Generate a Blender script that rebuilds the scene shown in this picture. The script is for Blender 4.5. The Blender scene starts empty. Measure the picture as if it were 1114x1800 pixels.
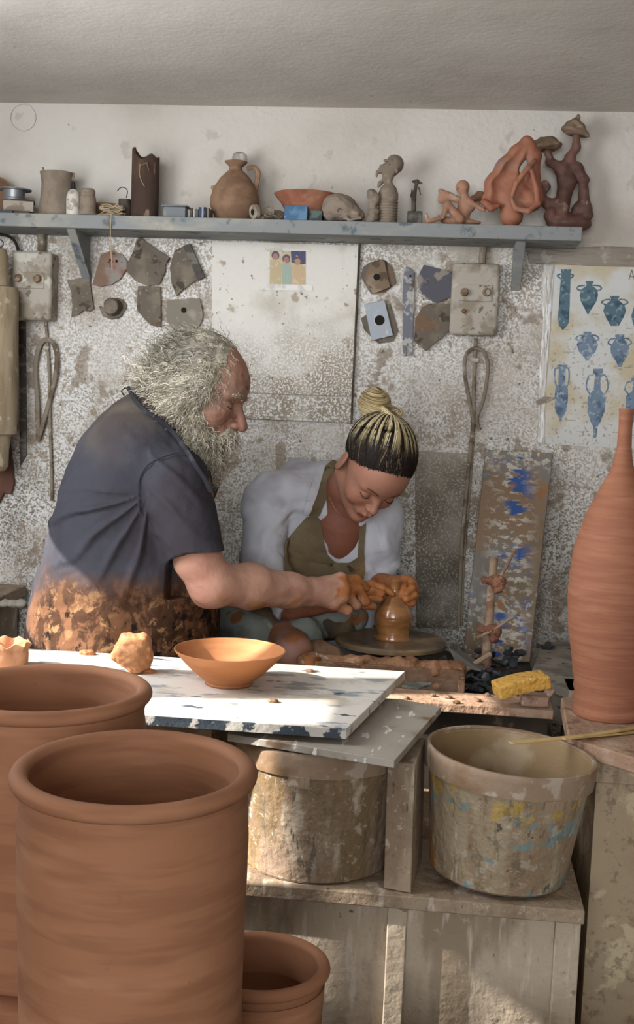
import bpy, bmesh, math, random
import numpy as np
import openvdb as vdb
from mathutils import Vector, Matrix
random.seed(7); RNG = np.random.default_rng(7)
SC = bpy.context.scene
COL = SC.collection
# ------------------------------------------------------------------ camera
FPX = 2100.0; PW_, PH_ = 1114.0, 1800.0
CAM = np.array([0.0, 0.0, 1.35])
YAW, PITCH, ROLL = math.radians(6.0), math.radians(5.7), 0.040
_f0 = np.array([-math.sin(YAW) * math.cos(PITCH), math.cos(YAW) * math.cos(PITCH), -math.sin(PITCH)])
_r0 = np.array([math.cos(YAW), math.sin(YAW), 0.0])
_u0 = np.cross(_r0, _f0)
RGT = math.cos(ROLL) * _r0 + math.sin(ROLL) * _u0
UPV = math.cos(ROLL) * _u0 - math.sin(ROLL) * _r0
FWD = _f0; DWN = -UPV
cam_data = bpy.data.cameras.new('camera'); cam = bpy.data.objects.new('camera', cam_data)
COL.objects.link(cam); SC.camera = cam
cam.matrix_world = Matrix([[RGT[i], UPV[i], -FWD[i], CAM[i]] for i in range(3)] + [[0, 0, 0, 1]])
cam_data.sensor_fit = 'VERTICAL'; cam_data.sensor_height = 24.0; cam_data.lens = FPX / PH_ * 24.0
cam_data.clip_start = 0.05
# ------------------------------------------------------------------ light
w = bpy.data.worlds.new('world'); SC.world = w; w.use_nodes = True
w.node_tree.nodes['Background'].inputs[0].default_value = (0.80, 0.88, 1.0, 1)
w.node_tree.nodes['Background'].inputs[1].default_value = 1.2
def area(name, loc, to, sx, sy, power, colr):
    l = bpy.data.lights.new(name, 'AREA'); l.shape = 'RECTANGLE'; l.size = sx; l.size_y = sy
    l.energy = power; l.color = colr
    o = bpy.data.objects.new(name, l); COL.objects.link(o); o.location = loc
    o.rotation_euler = (Vector(to) - Vector(loc)).to_track_quat('-Z', 'Y').to_euler(); return o
SUNDIR = np.array([0.85, 0.20, -0.55]); SUNDIR /= np.linalg.norm(SUNDIR)
sl = bpy.data.lights.new('sun', 'SUN'); sl.energy = 14.0; sl.angle = math.radians(0.9); sl.color = (1.0, 0.93, 0.84)
so = bpy.data.objects.new('sun', sl); COL.objects.link(so); so.location = (-4, -1, 4)
so.rotation_euler = Vector(SUNDIR).to_track_quat('-Z', 'Y').to_euler()
area('rear_window_daylight', (-0.5, -2.95, 1.75), (-0.2, 3.0, 1.3), 2.4, 1.4, 112, (0.97, 0.98, 1.0))
area('left_window_daylight', (-1.30, 1.75, 1.60), (0.3, 3.0, 1.35), 1.0, 0.8, 27, (0.95, 0.97, 1.0))
SC.view_settings.view_transform = 'Standard'; SC.view_settings.look = 'None'
SC.view_settings.gamma = 1.0; SC.view_settings.use_curve_mapping = False
SC.view_settings.exposure = 0.0
# ------------------------------------------------------------------ helpers
def ray(px, py):
    return FWD + (px - PW_ / 2) / FPX * RGT + (py - PH_ / 2) / FPX * DWN
def D(px, py, d):                 # point at camera depth d
    return CAM + d * ray(px, py)
def YP(px, py, y):                # point on the plane world y
    r = ray(px, py); return CAM + r * (y - CAM[1]) / r[1]
def ZP(px, py, z):                # point on the plane world z
    r = ray(px, py); return CAM + r * (z - CAM[2]) / r[2]
def cv(x, y, z):                  # vector given right / down / away from camera
    v = x * RGT + y * DWN + z * FWD; return v / np.linalg.norm(v)
def srgb(h):
    if not isinstance(h, str): return tuple(h)
    h = h.lstrip('#'); o = []
    for i in (0, 2, 4):
        v = int(h[i:i + 2], 16) / 255; o.append(v / 12.92 if v <= 0.04045 else ((v + 0.055) / 1.055) ** 2.4)
    return tuple(o)
def A(*v): return np.array(v, float)
def unit(v): v = np.asarray(v, float); return v / (np.linalg.norm(v) + 1e-12)
MATS = {}
def mat(name, base, layers=(), rough=0.85, bump=(), attr=False, metal=0.0, spec=0.3, space='Object', coat=0.0, sss=0.0):
    """layers: (color, scale, lo, hi, opts) noise-masked mixes; opts: k('n'|'v'), st(stretch), det, mask(axis,v0,v1), amt, dis"""
    if name in MATS: return MATS[name]
    m = bpy.data.materials.new(name); m.use_nodes = True; nt = m.node_tree; N = nt.nodes; L = nt.links
    b = N['Principled BSDF']; b.inputs['Roughness'].default_value = rough; b.inputs['Metallic'].default_value = metal
    b.inputs['Specular IOR Level'].default_value = spec; b.inputs['Coat Weight'].default_value = coat
    if sss: b.inputs['Subsurface Weight'].default_value = sss; b.inputs['Subsurface Scale'].default_value = 0.01
    if space == 'World': co = N.new('ShaderNodeNewGeometry').outputs['Position']
    else: co = N.new('ShaderNodeTexCoord').outputs['Object']
    sep = N.new('ShaderNodeSeparateXYZ'); L.new(co, sep.inputs[0])
    def mapped(st):
        if not st: return co
        mp = N.new('ShaderNodeMapping'); mp.inputs['Scale'].default_value = st; L.new(co, mp.inputs['Vector']); return mp.outputs[0]
    if attr:
        a = N.new('ShaderNodeAttribute'); a.attribute_name = 'Col'; cur = a.outputs['Color']
    else:
        r = N.new('ShaderNodeRGB'); r.outputs[0].default_value = (*srgb(base), 1); cur = r.outputs[0]
    for i, ly in enumerate(layers):
        c, sc, lo, hi = ly[:4]; op = ly[4] if len(ly) > 4 else {}
        if op.get('k') == 'v':
            t = N.new('ShaderNodeTexVoronoi'); t.inputs['Scale'].default_value = sc; out = t.outputs['Distance']
            t.inputs['Randomness'].default_value = 1
        else:
            t = N.new('ShaderNodeTexNoise'); t.inputs['Scale'].default_value = sc; out = t.outputs[0]
            t.inputs['Detail'].default_value = op.get('det', 3); t.inputs['Roughness'].default_value = op.get('rg', 0.55)
            t.inputs['Distortion'].default_value = op.get('dis', 0)
        st = op.get('st'); src = mapped(st)
        off = N.new('ShaderNodeVectorMath'); off.operation = 'ADD'; off.inputs[1].default_value = (3.7 * i + 1.3, 7.1 * i, 2.9 * i)
        L.new(src, off.inputs[0]); L.new(off.outputs[0], t.inputs['Vector'])
        mr = N.new('ShaderNodeMapRange'); mr.interpolation_type = 'SMOOTHSTEP'
        L.new(out, mr.inputs[0]); mr.inputs[1].default_value = lo; mr.inputs[2].default_value = hi
        mr.inputs[4].default_value = op.get('amt', 1.0); fac = mr.outputs[0]
        for mk in ([op['mask']] if 'mask' in op else []) + op.get('masks', []):
            if mk[0] == 'n':
                nn = N.new('ShaderNodeTexNoise'); nn.inputs['Scale'].default_value = mk[3]; nn.inputs['Detail'].default_value = 3
                of2 = N.new('ShaderNodeVectorMath'); of2.operation = 'ADD'; of2.inputs[1].default_value = (5.5, 1.1 * i, 9.3)
                L.new(co, of2.inputs[0]); L.new(of2.outputs[0], nn.inputs['Vector'])
                mm = N.new('ShaderNodeMapRange'); mm.inputs[1].default_value = mk[1]; mm.inputs[2].default_value = mk[2]; L.new(nn.outputs[0], mm.inputs[0])
                mu = N.new('ShaderNodeMath'); mu.operation = 'MULTIPLY'; L.new(fac, mu.inputs[0]); L.new(mm.outputs[0], mu.inputs[1]); fac = mu.outputs[0]
                continue
            mm = N.new('ShaderNodeMapRange'); mm.inputs[1].default_value = mk[1]; mm.inputs[2].default_value = mk[2]
            if len(mk) > 3:
                nn = N.new('ShaderNodeTexNoise'); nn.inputs['Scale'].default_value = mk[4] if len(mk) > 4 else 9; nn.inputs['Detail'].default_value = 4
                L.new(co, nn.inputs['Vector'])
                ad = N.new('ShaderNodeMath'); ad.operation = 'MULTIPLY_ADD'; ad.inputs[1].default_value = mk[3]
                L.new(nn.outputs[0], ad.inputs[0]); L.new(sep.outputs['xyz'.index(mk[0])], ad.inputs[2]); L.new(ad.outputs[0], mm.inputs[0])
            else: L.new(sep.outputs['xyz'.index(mk[0])], mm.inputs[0])
            mu = N.new('ShaderNodeMath'); mu.operation = 'MULTIPLY'; L.new(fac, mu.inputs[0]); L.new(mm.outputs[0], mu.inputs[1]); fac = mu.outputs[0]
        mx = N.new('ShaderNodeMix'); mx.data_type = 'RGBA'; L.new(fac, mx.inputs[0]); L.new(cur, mx.inputs[6])
        mx.inputs[7].default_value = (*srgb(c), 1); cur = mx.outputs[2]
    L.new(cur, b.inputs['Base Color'])
    prev = None
    for bp in bump:
        sc, dist = bp[:2]; st = bp[2] if len(bp) > 2 else None
        t = N.new('ShaderNodeTexNoise'); t.inputs['Scale'].default_value = sc; t.inputs['Detail'].default_value = 4
        L.new(mapped(st), t.inputs['Vector'])
        bn = N.new('ShaderNodeBump'); bn.inputs['Distance'].default_value = dist; bn.inputs['Strength'].default_value = 1.0
        L.new(t.outputs[0], bn.inputs['Height'])
        if prev: L.new(prev, bn.inputs['Normal'])
        prev = bn.outputs[0]
    if prev: L.new(prev, b.inputs['Normal'])
    MATS[name] = m; return m
class MB:                          # mesh builder in world coordinates
    def __init__(s): s.v = []; s.f = []; s.n = 0; s.c = []
    def add(s, v, f, col=None):
        v = np.asarray(v, float).reshape(-1, 3); s.v.append(v); s.f += [tuple(i + s.n for i in q) for q in f]; s.n += len(v)
        s.c.append(np.tile(A(*(col or (1, 1, 1))), (len(v), 1)) if not isinstance(col, np.ndarray) else col); return s
    def box(s, c, h, ax=None):
        ax = np.eye(3) if ax is None else np.asarray(ax, float)
        v = [np.asarray(c) + sx * h[0] * ax[0] + sy * h[1] * ax[1] + sz * h[2] * ax[2] for sz in (-1, 1) for sy in (-1, 1) for sx in (-1, 1)]
        return s.add(v, [(0, 2, 3, 1), (4, 5, 7, 6), (0, 1, 5, 4), (2, 6, 7, 3), (0, 4, 6, 2), (1, 3, 7, 5)])
    def bx(s, x0, x1, y0, y1, z0, z1): return s.box(((x0 + x1) / 2, (y0 + y1) / 2, (z0 + z1) / 2), (abs(x1 - x0) / 2, abs(y1 - y0) / 2, abs(z1 - z0) / 2))
    def prism(s, pts, off):        # polygon + thickness vector
        p = np.asarray(pts, float); n = len(p); q = p + np.asarray(off)
        nrm = np.zeros(3)
        for i in range(n): nrm += np.cross(p[i], p[(i + 1) % n])
        fl = np.dot(nrm, off) > 0
        f = [tuple(range(n)), tuple(range(2 * n - 1, n - 1, -1))] + [((i + 1) % n, i, n + i, n + (i + 1) % n) for i in range(n)]
        if fl: f = [tuple(reversed(q_)) for q_ in f]
        return s.add(np.vstack([p, q]), f)
    def lathe(s, prof, c, ax=None, seg=48, wob=0.0, caps=True):   # prof (r,z) list, ax rows = x,y,axis
        ax = np.eye(3) if ax is None else ax; c = np.asarray(c, float); v = []; f = []
        for j, (r, z) in enumerate(prof):
            for i in range(seg):
                a = 2 * math.pi * i / seg; rr = r * (1 + wob * math.sin(3 * a + z * 40) + wob * .6 * math.sin(5 * a + 1))
                v.append(c + rr * math.cos(a) * ax[0] + rr * math.sin(a) * ax[1] + z * ax[2])
        for j in range(len(prof) - 1):
            for i in range(seg):
                i2 = (i + 1) % seg; f.append((j * seg + i, j * seg + i2, (j + 1) * seg + i2, (j + 1) * seg + i))
        if caps and prof[0][0] > 1e-5: f.append(tuple(reversed(range(seg))))
        m = (len(prof) - 1) * seg
        if caps and prof[-1][0] > 1e-5: f.append(tuple(range(m, m + seg)))
        return s.add(v, f)
    def tube(s, pts, r, seg=8, flat=1.0, up=(0, 0, 1), col=None):
        p = np.asarray(pts, float); n = len(p); r = np.full(n, r) if np.isscalar(r) else np.asarray(r)
        t = np.gradient(p, axis=0); t /= np.linalg.norm(t, axis=1)[:, None] + 1e-9; v = []; f = []
        u = np.cross(t[0], up)
        if np.linalg.norm(u) < 1e-3: u = np.cross(t[0], (1, 0.1, 0))
        for j in range(n):
            u = u - np.dot(u, t[j]) * t[j]; u = unit(u); w_ = np.cross(t[j], u)
            for i in range(seg):
                a = 2 * math.pi * i / seg; v.append(p[j] + r[j] * (math.cos(a) * u + math.sin(a) * flat * w_))
        for j in range(n - 1):
            for i in range(seg):
                i2 = (i + 1) % seg; f.append((j * seg + i, j * seg + i2, (j + 1) * seg + i2, (j + 1) * seg + i))
        f.append(tuple(reversed(range(seg)))); f.append(tuple(range((n - 1) * seg, n * seg)))
        return s.add(v, f, col)
def spline(pts, n=8):              # Catmull-Rom through points
    p = np.asarray(pts, float); p = np.vstack([2 * p[0] - p[1], p, 2 * p[-1] - p[-2]]); o = []
    for i in range(1, len(p) - 2):
        for k in range(n):
            t = k / n; o.append(0.5 * (2 * p[i] + (p[i + 1] - p[i - 1]) * t + (2 * p[i - 1] - 5 * p[i] + 4 * p[i + 1] - p[i + 2]) * t * t + (3 * p[i] - p[i - 1] - 3 * p[i + 1] + p[i + 2]) * t ** 3))
    o.append(p[-2]); return np.array(o)
def thing(name, label, cat, loc, group=None):
    o = bpy.data.objects.new(name, None); COL.objects.link(o); o.location = tuple(loc); o.empty_display_size = 0.05
    o['label'] = label; o['category'] = cat
    if group: o['group'] = group
    return o
def root_off(par):
    off = np.zeros(3)
    while par is not None: off += np.array(par.location); par = par.parent
    return off
def link(name, verts, faces, m, parent=None, label=None, cat=None, group=None, kind=None, smooth=True, cols=None, base=None, bevel=0.0, angle=35, segs=2):
    verts = np.asarray(verts, float)
    if parent is not None and base is None: base = root_off(parent); loc = (0, 0, 0)
    elif parent is not None: loc = tuple(np.asarray(base) - root_off(parent))
    else:
        if base is None:
            lo, hi = verts.min(0), verts.max(0); base = A((lo[0] + hi[0]) / 2, (lo[1] + hi[1]) / 2, lo[2])
        loc = tuple(base)
    me = bpy.data.meshes.new(name); me.from_pydata((verts - np.asarray(base)).tolist(), [], faces); me.update()
    if m is not None: me.materials.append(m)
    if cols is not None:
        ca = me.color_attributes.new('Col', 'FLOAT_COLOR', 'POINT')
        ca.data.foreach_set('color', np.hstack([cols, np.ones((len(cols), 1))]).astype(np.float32).ravel())
    if smooth:
        me.polygons.foreach_set('use_smooth', [True] * len(me.polygons)); me.set_sharp_from_angle(angle=math.radians(angle))
    o = bpy.data.objects.new(name, me); COL.objects.link(o); o.location = loc
    if parent is not None: o.parent = parent
    if bevel:
        bm = o.modifiers.new('bevel', 'BEVEL'); bm.width = bevel; bm.segments = segs; bm.limit_method = 'ANGLE'; bm.angle_limit = math.radians(40)
    if label: o['label'] = label
    if cat: o['category'] = cat
    if group: o['group'] = group
    if kind: o['kind'] = kind
    return o
def put(mb, name, m, parent=None, label=None, cat=None, **k):
    if m is not None and k.pop('vc', False): k['cols'] = np.vstack(mb.c)
    return link(name, np.vstack(mb.v), mb.f, m, parent, label, cat, **k)
def copy_tree(o, parent=None):
    c = o.copy(); COL.objects.link(c)
    if parent is not None: c.parent = parent
    for ch in [x for x in list(o.children)]: copy_tree(ch, c)
    return c
_NW = [(RNG.normal(size=3), RNG.uniform(0, 6.28)) for _ in range(24)]
def snoise(X, Y, Z, sc):           # cheap vectorised band noise in about -1..1
    o = 0
    for i, (w_, ph) in enumerate(_NW[:10]):
        k = sc * (0.6 + 0.14 * i); o = o + np.sin(k * (w_[0] * X + w_[1] * Y + w_[2] * Z) + ph + 1.7 * np.sin(k * .6 * (w_[1] * X - w_[2] * Y + w_[0] * Z)))
    return o / 4.0
class SDF:                         # smooth signed-distance modelling, meshed through a volume grid
    def __init__(s): s.ops = []
    def cap(s, a, b, ra, rb=None, k=0.01, sub=False):
        a = np.asarray(a, float); b = np.asarray(b, float); rb = ra if rb is None else rb
        def fn(P):
            ba = b - a; L2 = ba @ ba + 1e-12; q = [P[i] - a[i] for i in range(3)]
            h = np.clip((q[0] * ba[0] + q[1] * ba[1] + q[2] * ba[2]) / L2, 0, 1)
            return np.sqrt(sum((q[i] - h * ba[i]) ** 2 for i in range(3))) - (ra + (rb - ra) * h)
        r = max(ra, rb); s.ops.append((fn, np.minimum(a, b) - r, np.maximum(a, b) + r, k, sub)); return s
    def path(s, pts, rs, k=0.01, sub=False):
        rs = [rs] * len(pts) if np.isscalar(rs) else rs
        for i in range(len(pts) - 1): s.cap(pts[i], pts[i + 1], rs[i], rs[i + 1], k, sub)
        return s
    def ell(s, c, rad, ax=None, k=0.01, sub=False):
        c = np.asarray(c, float); ax = np.eye(3) if ax is None else np.asarray(ax); rad = np.asarray(rad, float)
        def fn(P):
            q = [P[i] - c[i] for i in range(3)]; l = [ax[j][0] * q[0] + ax[j][1] * q[1] + ax[j][2] * q[2] for j in range(3)]
            k0 = np.sqrt(sum((l[j] / rad[j]) ** 2 for j in range(3))); k1 = np.sqrt(sum((l[j] / rad[j] ** 2) ** 2 for j in range(3))) + 1e-9
            return k0 * (k0 - 1) / k1
        R = rad.max(); s.ops.append((fn, c - R, c + R, k, sub)); return s
    def box(s, c, half, ax=None, rnd=0.003, k=0.005, sub=False):
        c = np.asarray(c, float); ax = np.eye(3) if ax is None else np.asarray(ax)
        def fn(P):
            q = [P[i] - c[i] for i in range(3)]; l = [np.abs(ax[j][0] * q[0] + ax[j][1] * q[1] + ax[j][2] * q[2]) - half[j] + rnd for j in range(3)]
            return np.sqrt(sum(np.maximum(x, 0) ** 2 for x in l)) + np.minimum(np.maximum(np.maximum(l[0], l[1]), l[2]), 0) - rnd
        R = np.linalg.norm(half); s.ops.append((fn, c - R, c + R, k, sub)); return s
    def cut(s, p, n, lo, hi):      # keep the side n points away from, inside a box only
        p = np.asarray(p, float); n = unit(n)
        s.ops.append((lambda P: (P[0] - p[0]) * n[0] + (P[1] - p[1]) * n[1] + (P[2] - p[2]) * n[2], np.asarray(lo), np.asarray(hi), 0, 'cut')); return s
    def mesh(s, h, disp=None, lo=None, hi=None, adapt=0.0):
        us = [o for o in s.ops if not o[4]]
        pad = 4 * h + 0.006
        if lo is None: lo = np.min([o[1] for o in us], 0) - pad; hi = np.max([o[2] for o in us], 0) + pad
        lo = np.asarray(lo, float); hi = np.asarray(hi, float); n = np.ceil((hi - lo) / h).astype(int) + 1
        xs = [(lo[i] + h * np.arange(n[i])).astype(np.float32) for i in range(3)]
        F = np.full(n, 0.06, np.float32)
        for fn, l, u, k, sub in s.ops:
            m = k + pad if sub != 'cut' else 0
            i0 = np.maximum(np.floor((l - m - lo) / h).astype(int), 0); i1 = np.minimum(np.ceil((u + m - lo) / h).astype(int) + 1, n)
            if (i1 <= i0).any(): continue
            P = (xs[0][i0[0]:i1[0], None, None], xs[1][None, i0[1]:i1[1], None], xs[2][None, None, i0[2]:i1[2]])
            d = fn(P).astype(np.float32); sl_ = tuple(slice(i0[i], i1[i]) for i in range(3)); a = F[sl_]
            if sub == 'cut': F[sl_] = np.maximum(a, d)
            elif sub:
                t = np.clip(0.5 - 0.5 * (a + d) / k, 0, 1); F[sl_] = a * (1 - t) - d * t + k * t * (1 - t)
            else:
                t = np.clip(0.5 + 0.5 * (d - a) / k, 0, 1); F[sl_] = d * (1 - t) + a * t - k * t * (1 - t)
        if disp is not None: F = F + disp(xs[0][:, None, None], xs[1][None, :, None], xs[2][None, None, :]).astype(np.float32)
        F[0] = F[-1] = 0.06; F[:, 0] = F[:, -1] = 0.06; F[:, :, 0] = F[:, :, -1] = 0.06
        g = vdb.FloatGrid(0.06); g.copyFromArray(np.ascontiguousarray(np.clip(F, -0.06, 0.06)).astype(np.float64))
        out = g.convertToPolygons(isovalue=0.0, adaptivity=adapt)
        if len(out) == 3: p, tr, q = out; f = [tuple(map(int, t_))[::-1] for t_ in tr] + [tuple(map(int, t_))[::-1] for t_ in q]
        else: p, q = out; f = [tuple(map(int, t_))[::-1] for t_ in q]
        p = np.asarray(p, float) * h + lo; vol = 0.0
        for q_ in f[::7]: vol += np.dot(p[q_[0]] - p[f[0][0]], np.cross(p[q_[1]] - p[f[0][0]], p[q_[2]] - p[f[0][0]]))
        if vol < 0: f = [t_[::-1] for t_ in f]
        return p, f
def strands(paths, rad, cols=None, seg=3):   # paths (S,n,3); rad (n,) ; cols (S,n,3)
    P = np.asarray(paths); S, n, _ = P.shape; T = np.gradient(P, axis=1); T /= np.linalg.norm(T, axis=2, keepdims=True) + 1e-9
    ref = np.where(np.abs(T[..., 2:3]) > .8, A(1, 0, 0), A(0, 0, 1)); U = np.cross(T, ref); U /= np.linalg.norm(U, axis=2, keepdims=True) + 1e-9; W = np.cross(T, U)
    rad = np.broadcast_to(np.asarray(rad), (S, n)); V = []
    for i in range(seg):
        a = 2 * math.pi * i / seg; V.append(P + rad[..., None] * (math.cos(a) * U + math.sin(a) * W))
    V = np.stack(V, 2).reshape(-1, 3)
    b = (np.arange(S)[:, None] * n + np.arange(n - 1)[None]).ravel() * seg; F = []
    for i in range(seg):
        j = (i + 1) % seg; F.append(np.stack([b + i, b + j, b + seg + j, b + seg + i], 1))
    C = None if cols is None else np.repeat(np.asarray(cols).reshape(-1, 3), seg, axis=0)
    return V, np.vstack(F).tolist(), C
# ------------------------------------------------------------------ setting
WY = 3.15; CZ = 2.082; LX = -1.35; RX = 1.5; BY = -3.0
FULL = (-2.0, -1.0)
def lower(c, sc, lo, hi, **o): o['mask'] = ('z', 1.752, 1.738); return (c, sc, lo, hi, o)
M_wall = mat('plaster_wall', '#d3cec6', [
    ('#bfb8ae', 2.5, .42, .72, {'det': 5}), ('#9d968c', 14, .63, .70, {'amt': .35}), ('#7a7066', 55, .74, .76, {'amt': .8}),
    lower('#b9b1a5', 1, *FULL), lower('#9a9081', 7, .40, .62, det=6, amt=.85), ('#6c6251', 5, .34, .60, {'det': 5, 'mask': ('z', 1.42, 0.95), 'amt': .85}),
    lower('#e6e5e4', 165, .48, .54, det=7, dis=.4, amt=.9, masks=[('n', .36, .54, 7)]),
    ('#d2d0cd', 210, .51, .57, {'det': 4, 'dis': .6, 'masks': [('z', 1.70, 1.5)], 'amt': .8}),
    lower('#85745f', 16, .57, .62, det=6, amt=.7), lower('#e2e0dd', 5, .60, .66, det=6, amt=.8, masks=[('n', .4, .6, 60)]),
    lower('#8f5a35', 11, .725, .745, det=5, amt=.9), lower('#4f463a', 70, .69, .72, amt=.8)],
    rough=.9, bump=[(70, .0035), (9, .004)], space='World')
M_panel = mat('splattered_panel', '#dedad2', [
    ('#b9b1a3', 5, .45, .65, {'det': 6}), ('#a1937c', 16, .60, .66, {'det': 5, 'amt': .8}), ('#8e8372', 7, .35, .58, {'det': 6, 'mask': ('z', 1.56, 1.36), 'amt': .9}),
    ('#e0deda', 190, .50, .56, {'det': 6, 'dis': .4, 'mask': ('z', 1.58, 1.46), 'amt': .95}), ('#8b7b66', 38, .66, .69, {'amt': .8}), ('#5e5447', 85, .69, .72, {'amt': .8}), ('#8f6d48', 9, .69, .72, {'det': 5, 'amt': .8})],
    rough=.8, bump=[(70, .002), (8, .003)], space='World')
M_dpanel = mat('dark_grey_panel', '#9c9589', [('#6b6355', 6, .35, .65, {'det': 6}), ('#bcb8b0', 210, .53, .60, {'det': 5, 'dis': .4, 'amt': .6}), ('#4d463c', 4, .40, .7, {'mask': ('z', 1.2, .8)})], rough=.85, bump=[(80, .002)], space='World')  # darker grey than the wall, darkest towards the bottom
M_ceil = mat('ceiling_paint', '#d6d1c9', [('#c5c0b8', 2, .4, .7), ('#6d6154', 42, .735, .75, {'amt': .8}), ('#8b8075', 120, .74, .76, {'amt': .7}), ('#cbc8c3', 30, .72, .76, {'amt': .6})], rough=.95, bump=[(90, .001), (3, .01)], space='World')
M_floor = mat('clay_floor', '#6f665a', [('#4e473e', 5, .4, .65), ('#8f8474', 20, .6, .7)], bump=[(20, .004)], space='World')
M_side = mat('side_plaster', '#b4afa6', [('#928a7e', 3, .4, .7)], space='World')
def struct(mb, name, m, **k): return put(mb, name, m, kind='structure', base=(0, 0, 0), smooth=False, **k)
struct(MB().bx(LX - .1, RX + .1, WY, WY + .12, 0, 3.0), 'wall_back', M_wall)
struct(MB().bx(LX - .1, RX + .1, BY - .1, WY, -.1, 0), 'floor', M_floor)
struct(MB().bx(LX - .1, RX + .1, 1.3, WY, CZ, CZ + .1).prism([(LX - .1, 1.3, CZ), (LX - .1, BY, 2.7), (RX + .1, BY, 2.7), (RX + .1, 1.3, CZ)], (0, 0, .1)), 'ceiling', M_ceil)
struct(MB().bx(RX, RX + .1, BY, WY, 0, 2.8), 'wall_right', M_side)
# left wall with window openings fitted to sun patches; first two are added light slits (y0,y1,z0,z1)
sun_openings = [(1.473, 1.495, 1.00, 1.37), (1.511, 1.524, 1.00, 1.385), (1.556, 1.715, 1.15, 1.60), (1.875, 2.075, 1.15, 1.705), (2.105, 2.33, 1.15, 1.385)]
lw = MB(); ys = [BY] + [v for p in sun_openings for v in p[:2]] + [WY]
for i in range(0, len(ys), 2): lw.bx(LX - .006, LX, ys[i], ys[i + 1], 0, 2.8)
for p in sun_openings: lw.bx(LX - .006, LX, p[0], p[1], 0, p[2]); lw.bx(LX - .006, LX, p[0], p[1], p[3], 2.8)
struct(lw, 'wall_left', M_side)
M_frame = mat('window_frame_paint', '#8f8a80')
wf = MB()
for p in sun_openings[2:]: wf.bx(LX - .012, LX + .006, p[0] - .02, p[0], p[2] - .02, p[3] + .02).bx(LX - .012, LX + .006, p[1], p[1] + .02, p[2] - .02, p[3] + .02).bx(LX - .012, LX + .006, p[0], p[1], p[2] - .02, p[2]).bx(LX - .012, LX + .006, p[0], p[1], p[3], p[3] + .02)
struct(wf, 'window_1', M_frame)
# rear wall with its large window opening
rw = MB().bx(LX, -1.15, BY - .1, BY, 0, 2.8).bx(.75, RX, BY - .1, BY, 0, 2.8).bx(-1.15, .75, BY - .1, BY, 0, 1.05).bx(-1.15, .75, BY - .1, BY, 2.15, 2.8)
struct(rw, 'wall_rear', M_side)
# panels fixed to the back wall
def wpoly(pts, off=0.0): return [YP(x, y, WY - off) for x, y in pts]
def wp(name, pts, th, m, off=0.0, parent=None, bevel=.0008, **k):
    mb = MB().prism(wpoly(pts, off), (0, -th, 0)); return put(mb, name, m, parent, bevel=bevel, smooth=False, **k)
pr = thing('wall_panel', 'white painted board panel splattered with clay behind the two people, with a small photo taped on', 'panel', YP(500, 738, WY))
wp('upper_sheet', [(374, 424), (630, 432), (622, 697), (372, 688)], .008, M_panel, parent=pr)
wp('lower_strip', [(372, 692), (622, 701), (616, 743), (371, 733)], .010, M_panel, parent=pr)
wp('seam_gap_strip', [(630.5, 428), (634, 428), (619, 745), (616, 745)], .012, mat('seam_gap_dark', '#5d554a', [('#3f392f', 20, .4, .6)]), parent=pr)  # dark strip stands in for the shadowed gap at the panel seam
wp('wall_panel', [(729, 792), (823, 797), (806, 1106), (731, 1102)], .006, M_dpanel, label='darker grey lower panel with a pale top edge, behind the wheel', cat='panel')
# hatch outline on the upper wall
mb = MB(); a = np.linspace(0, 2 * math.pi, 49)[:-1]; cc = YP(41, 207, WY - .001)
mb.lathe([(.0335, 0), (.0352, 0), (.0352, .004), (.0335, .004), (.0335, 0)], cc, np.array([[1, 0, 0], [0, 0, 1], [0, -1, 0]]), caps=False)
put(mb, 'round_cover', M_wall, label='round painted-over cover set flush in the upper wall, top left corner', cat='cover')
M_shelf = mat('blue_grey_paint', '#888b8b', [('#9b9a92', 14, .46, .60, {'det': 5, 'st': (.4, 1, 1)}), ('#5e676b', 22, .58, .68, {'det': 4}), ('#8a7460', 60, .66, .70, {}), ('#b5ab99', 9, .66, .72, {'amt': .7})], rough=.7, bump=[(60, .001)], space='World')
SF, SZ = 2.985, 1.773
sh = thing('wall_shelf', 'long blue-grey painted wooden shelf crowded with clay objects along the wall', 'shelf', (-.5, WY, 1.739))
put(MB().bx(LX + .01, .302, SF, WY, 1.739, SZ), 'shelf_board', M_shelf, sh, bevel=.002)
bxl = YP(155, 430, WY)[0]
put(MB().prism([(bxl, 3.0, 1.739), (bxl, WY, 1.739), (bxl, WY, 1.62)], (.006, 0, 0)).prism([(bxl - .011, 3.0, 1.739), (bxl - .011, 3.025, 1.739), (bxl - .011, WY, 1.638), (bxl - .011, WY, 1.618)], (.022, 0, 0)), 'bracket', M_shelf, sh)
bxr = YP(909, 450, WY)[0]
put(MB().prism([(bxr - .012, 3.02, 1.739), (bxr - .012, WY, 1.739), (bxr - .012, WY, 1.63)], (.024, 0, 0)), 'bracket', M_shelf, sh, bevel=.001)
# ------------------------------------------------------------------ poster and photo
M_poster = mat('poster_paper', '#cfd0cd', [('#c3b79c', 6, .48, .62, {'det': 4}), ('#8b847a', 130, .60, .64, {'det': 3, 'amt': .7, 'mask': ('z', 1.60, 1.45)}), ('#857864', 60, .70, .72, {}), ('#dfe2e6', 4, .55, .7, {'amt': .6})], rough=.6, bump=[(12, .003), (90, .0008)], space='World')
ps = thing('poster', 'old poster of blue amphorae in rows, clay-spattered, on the right of the back wall', 'poster', YP(1040, 782, WY))
wp('paper', [(966, 462), (1180, 470), (1180, 792), (1000, 783), (944, 777), (951, 640)], .0012, M_poster, off=.0, parent=ps, bevel=0)
M_vase = mat('printed_blue', '#55707d', [('#3a5464', 45, .5, .62, {'det': 5}), ('#8799a2', 90, .56, .64, {'det': 4}), ('#8f8a7c', 20, .68, .72, {})], rough=.6, space='World')
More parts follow.
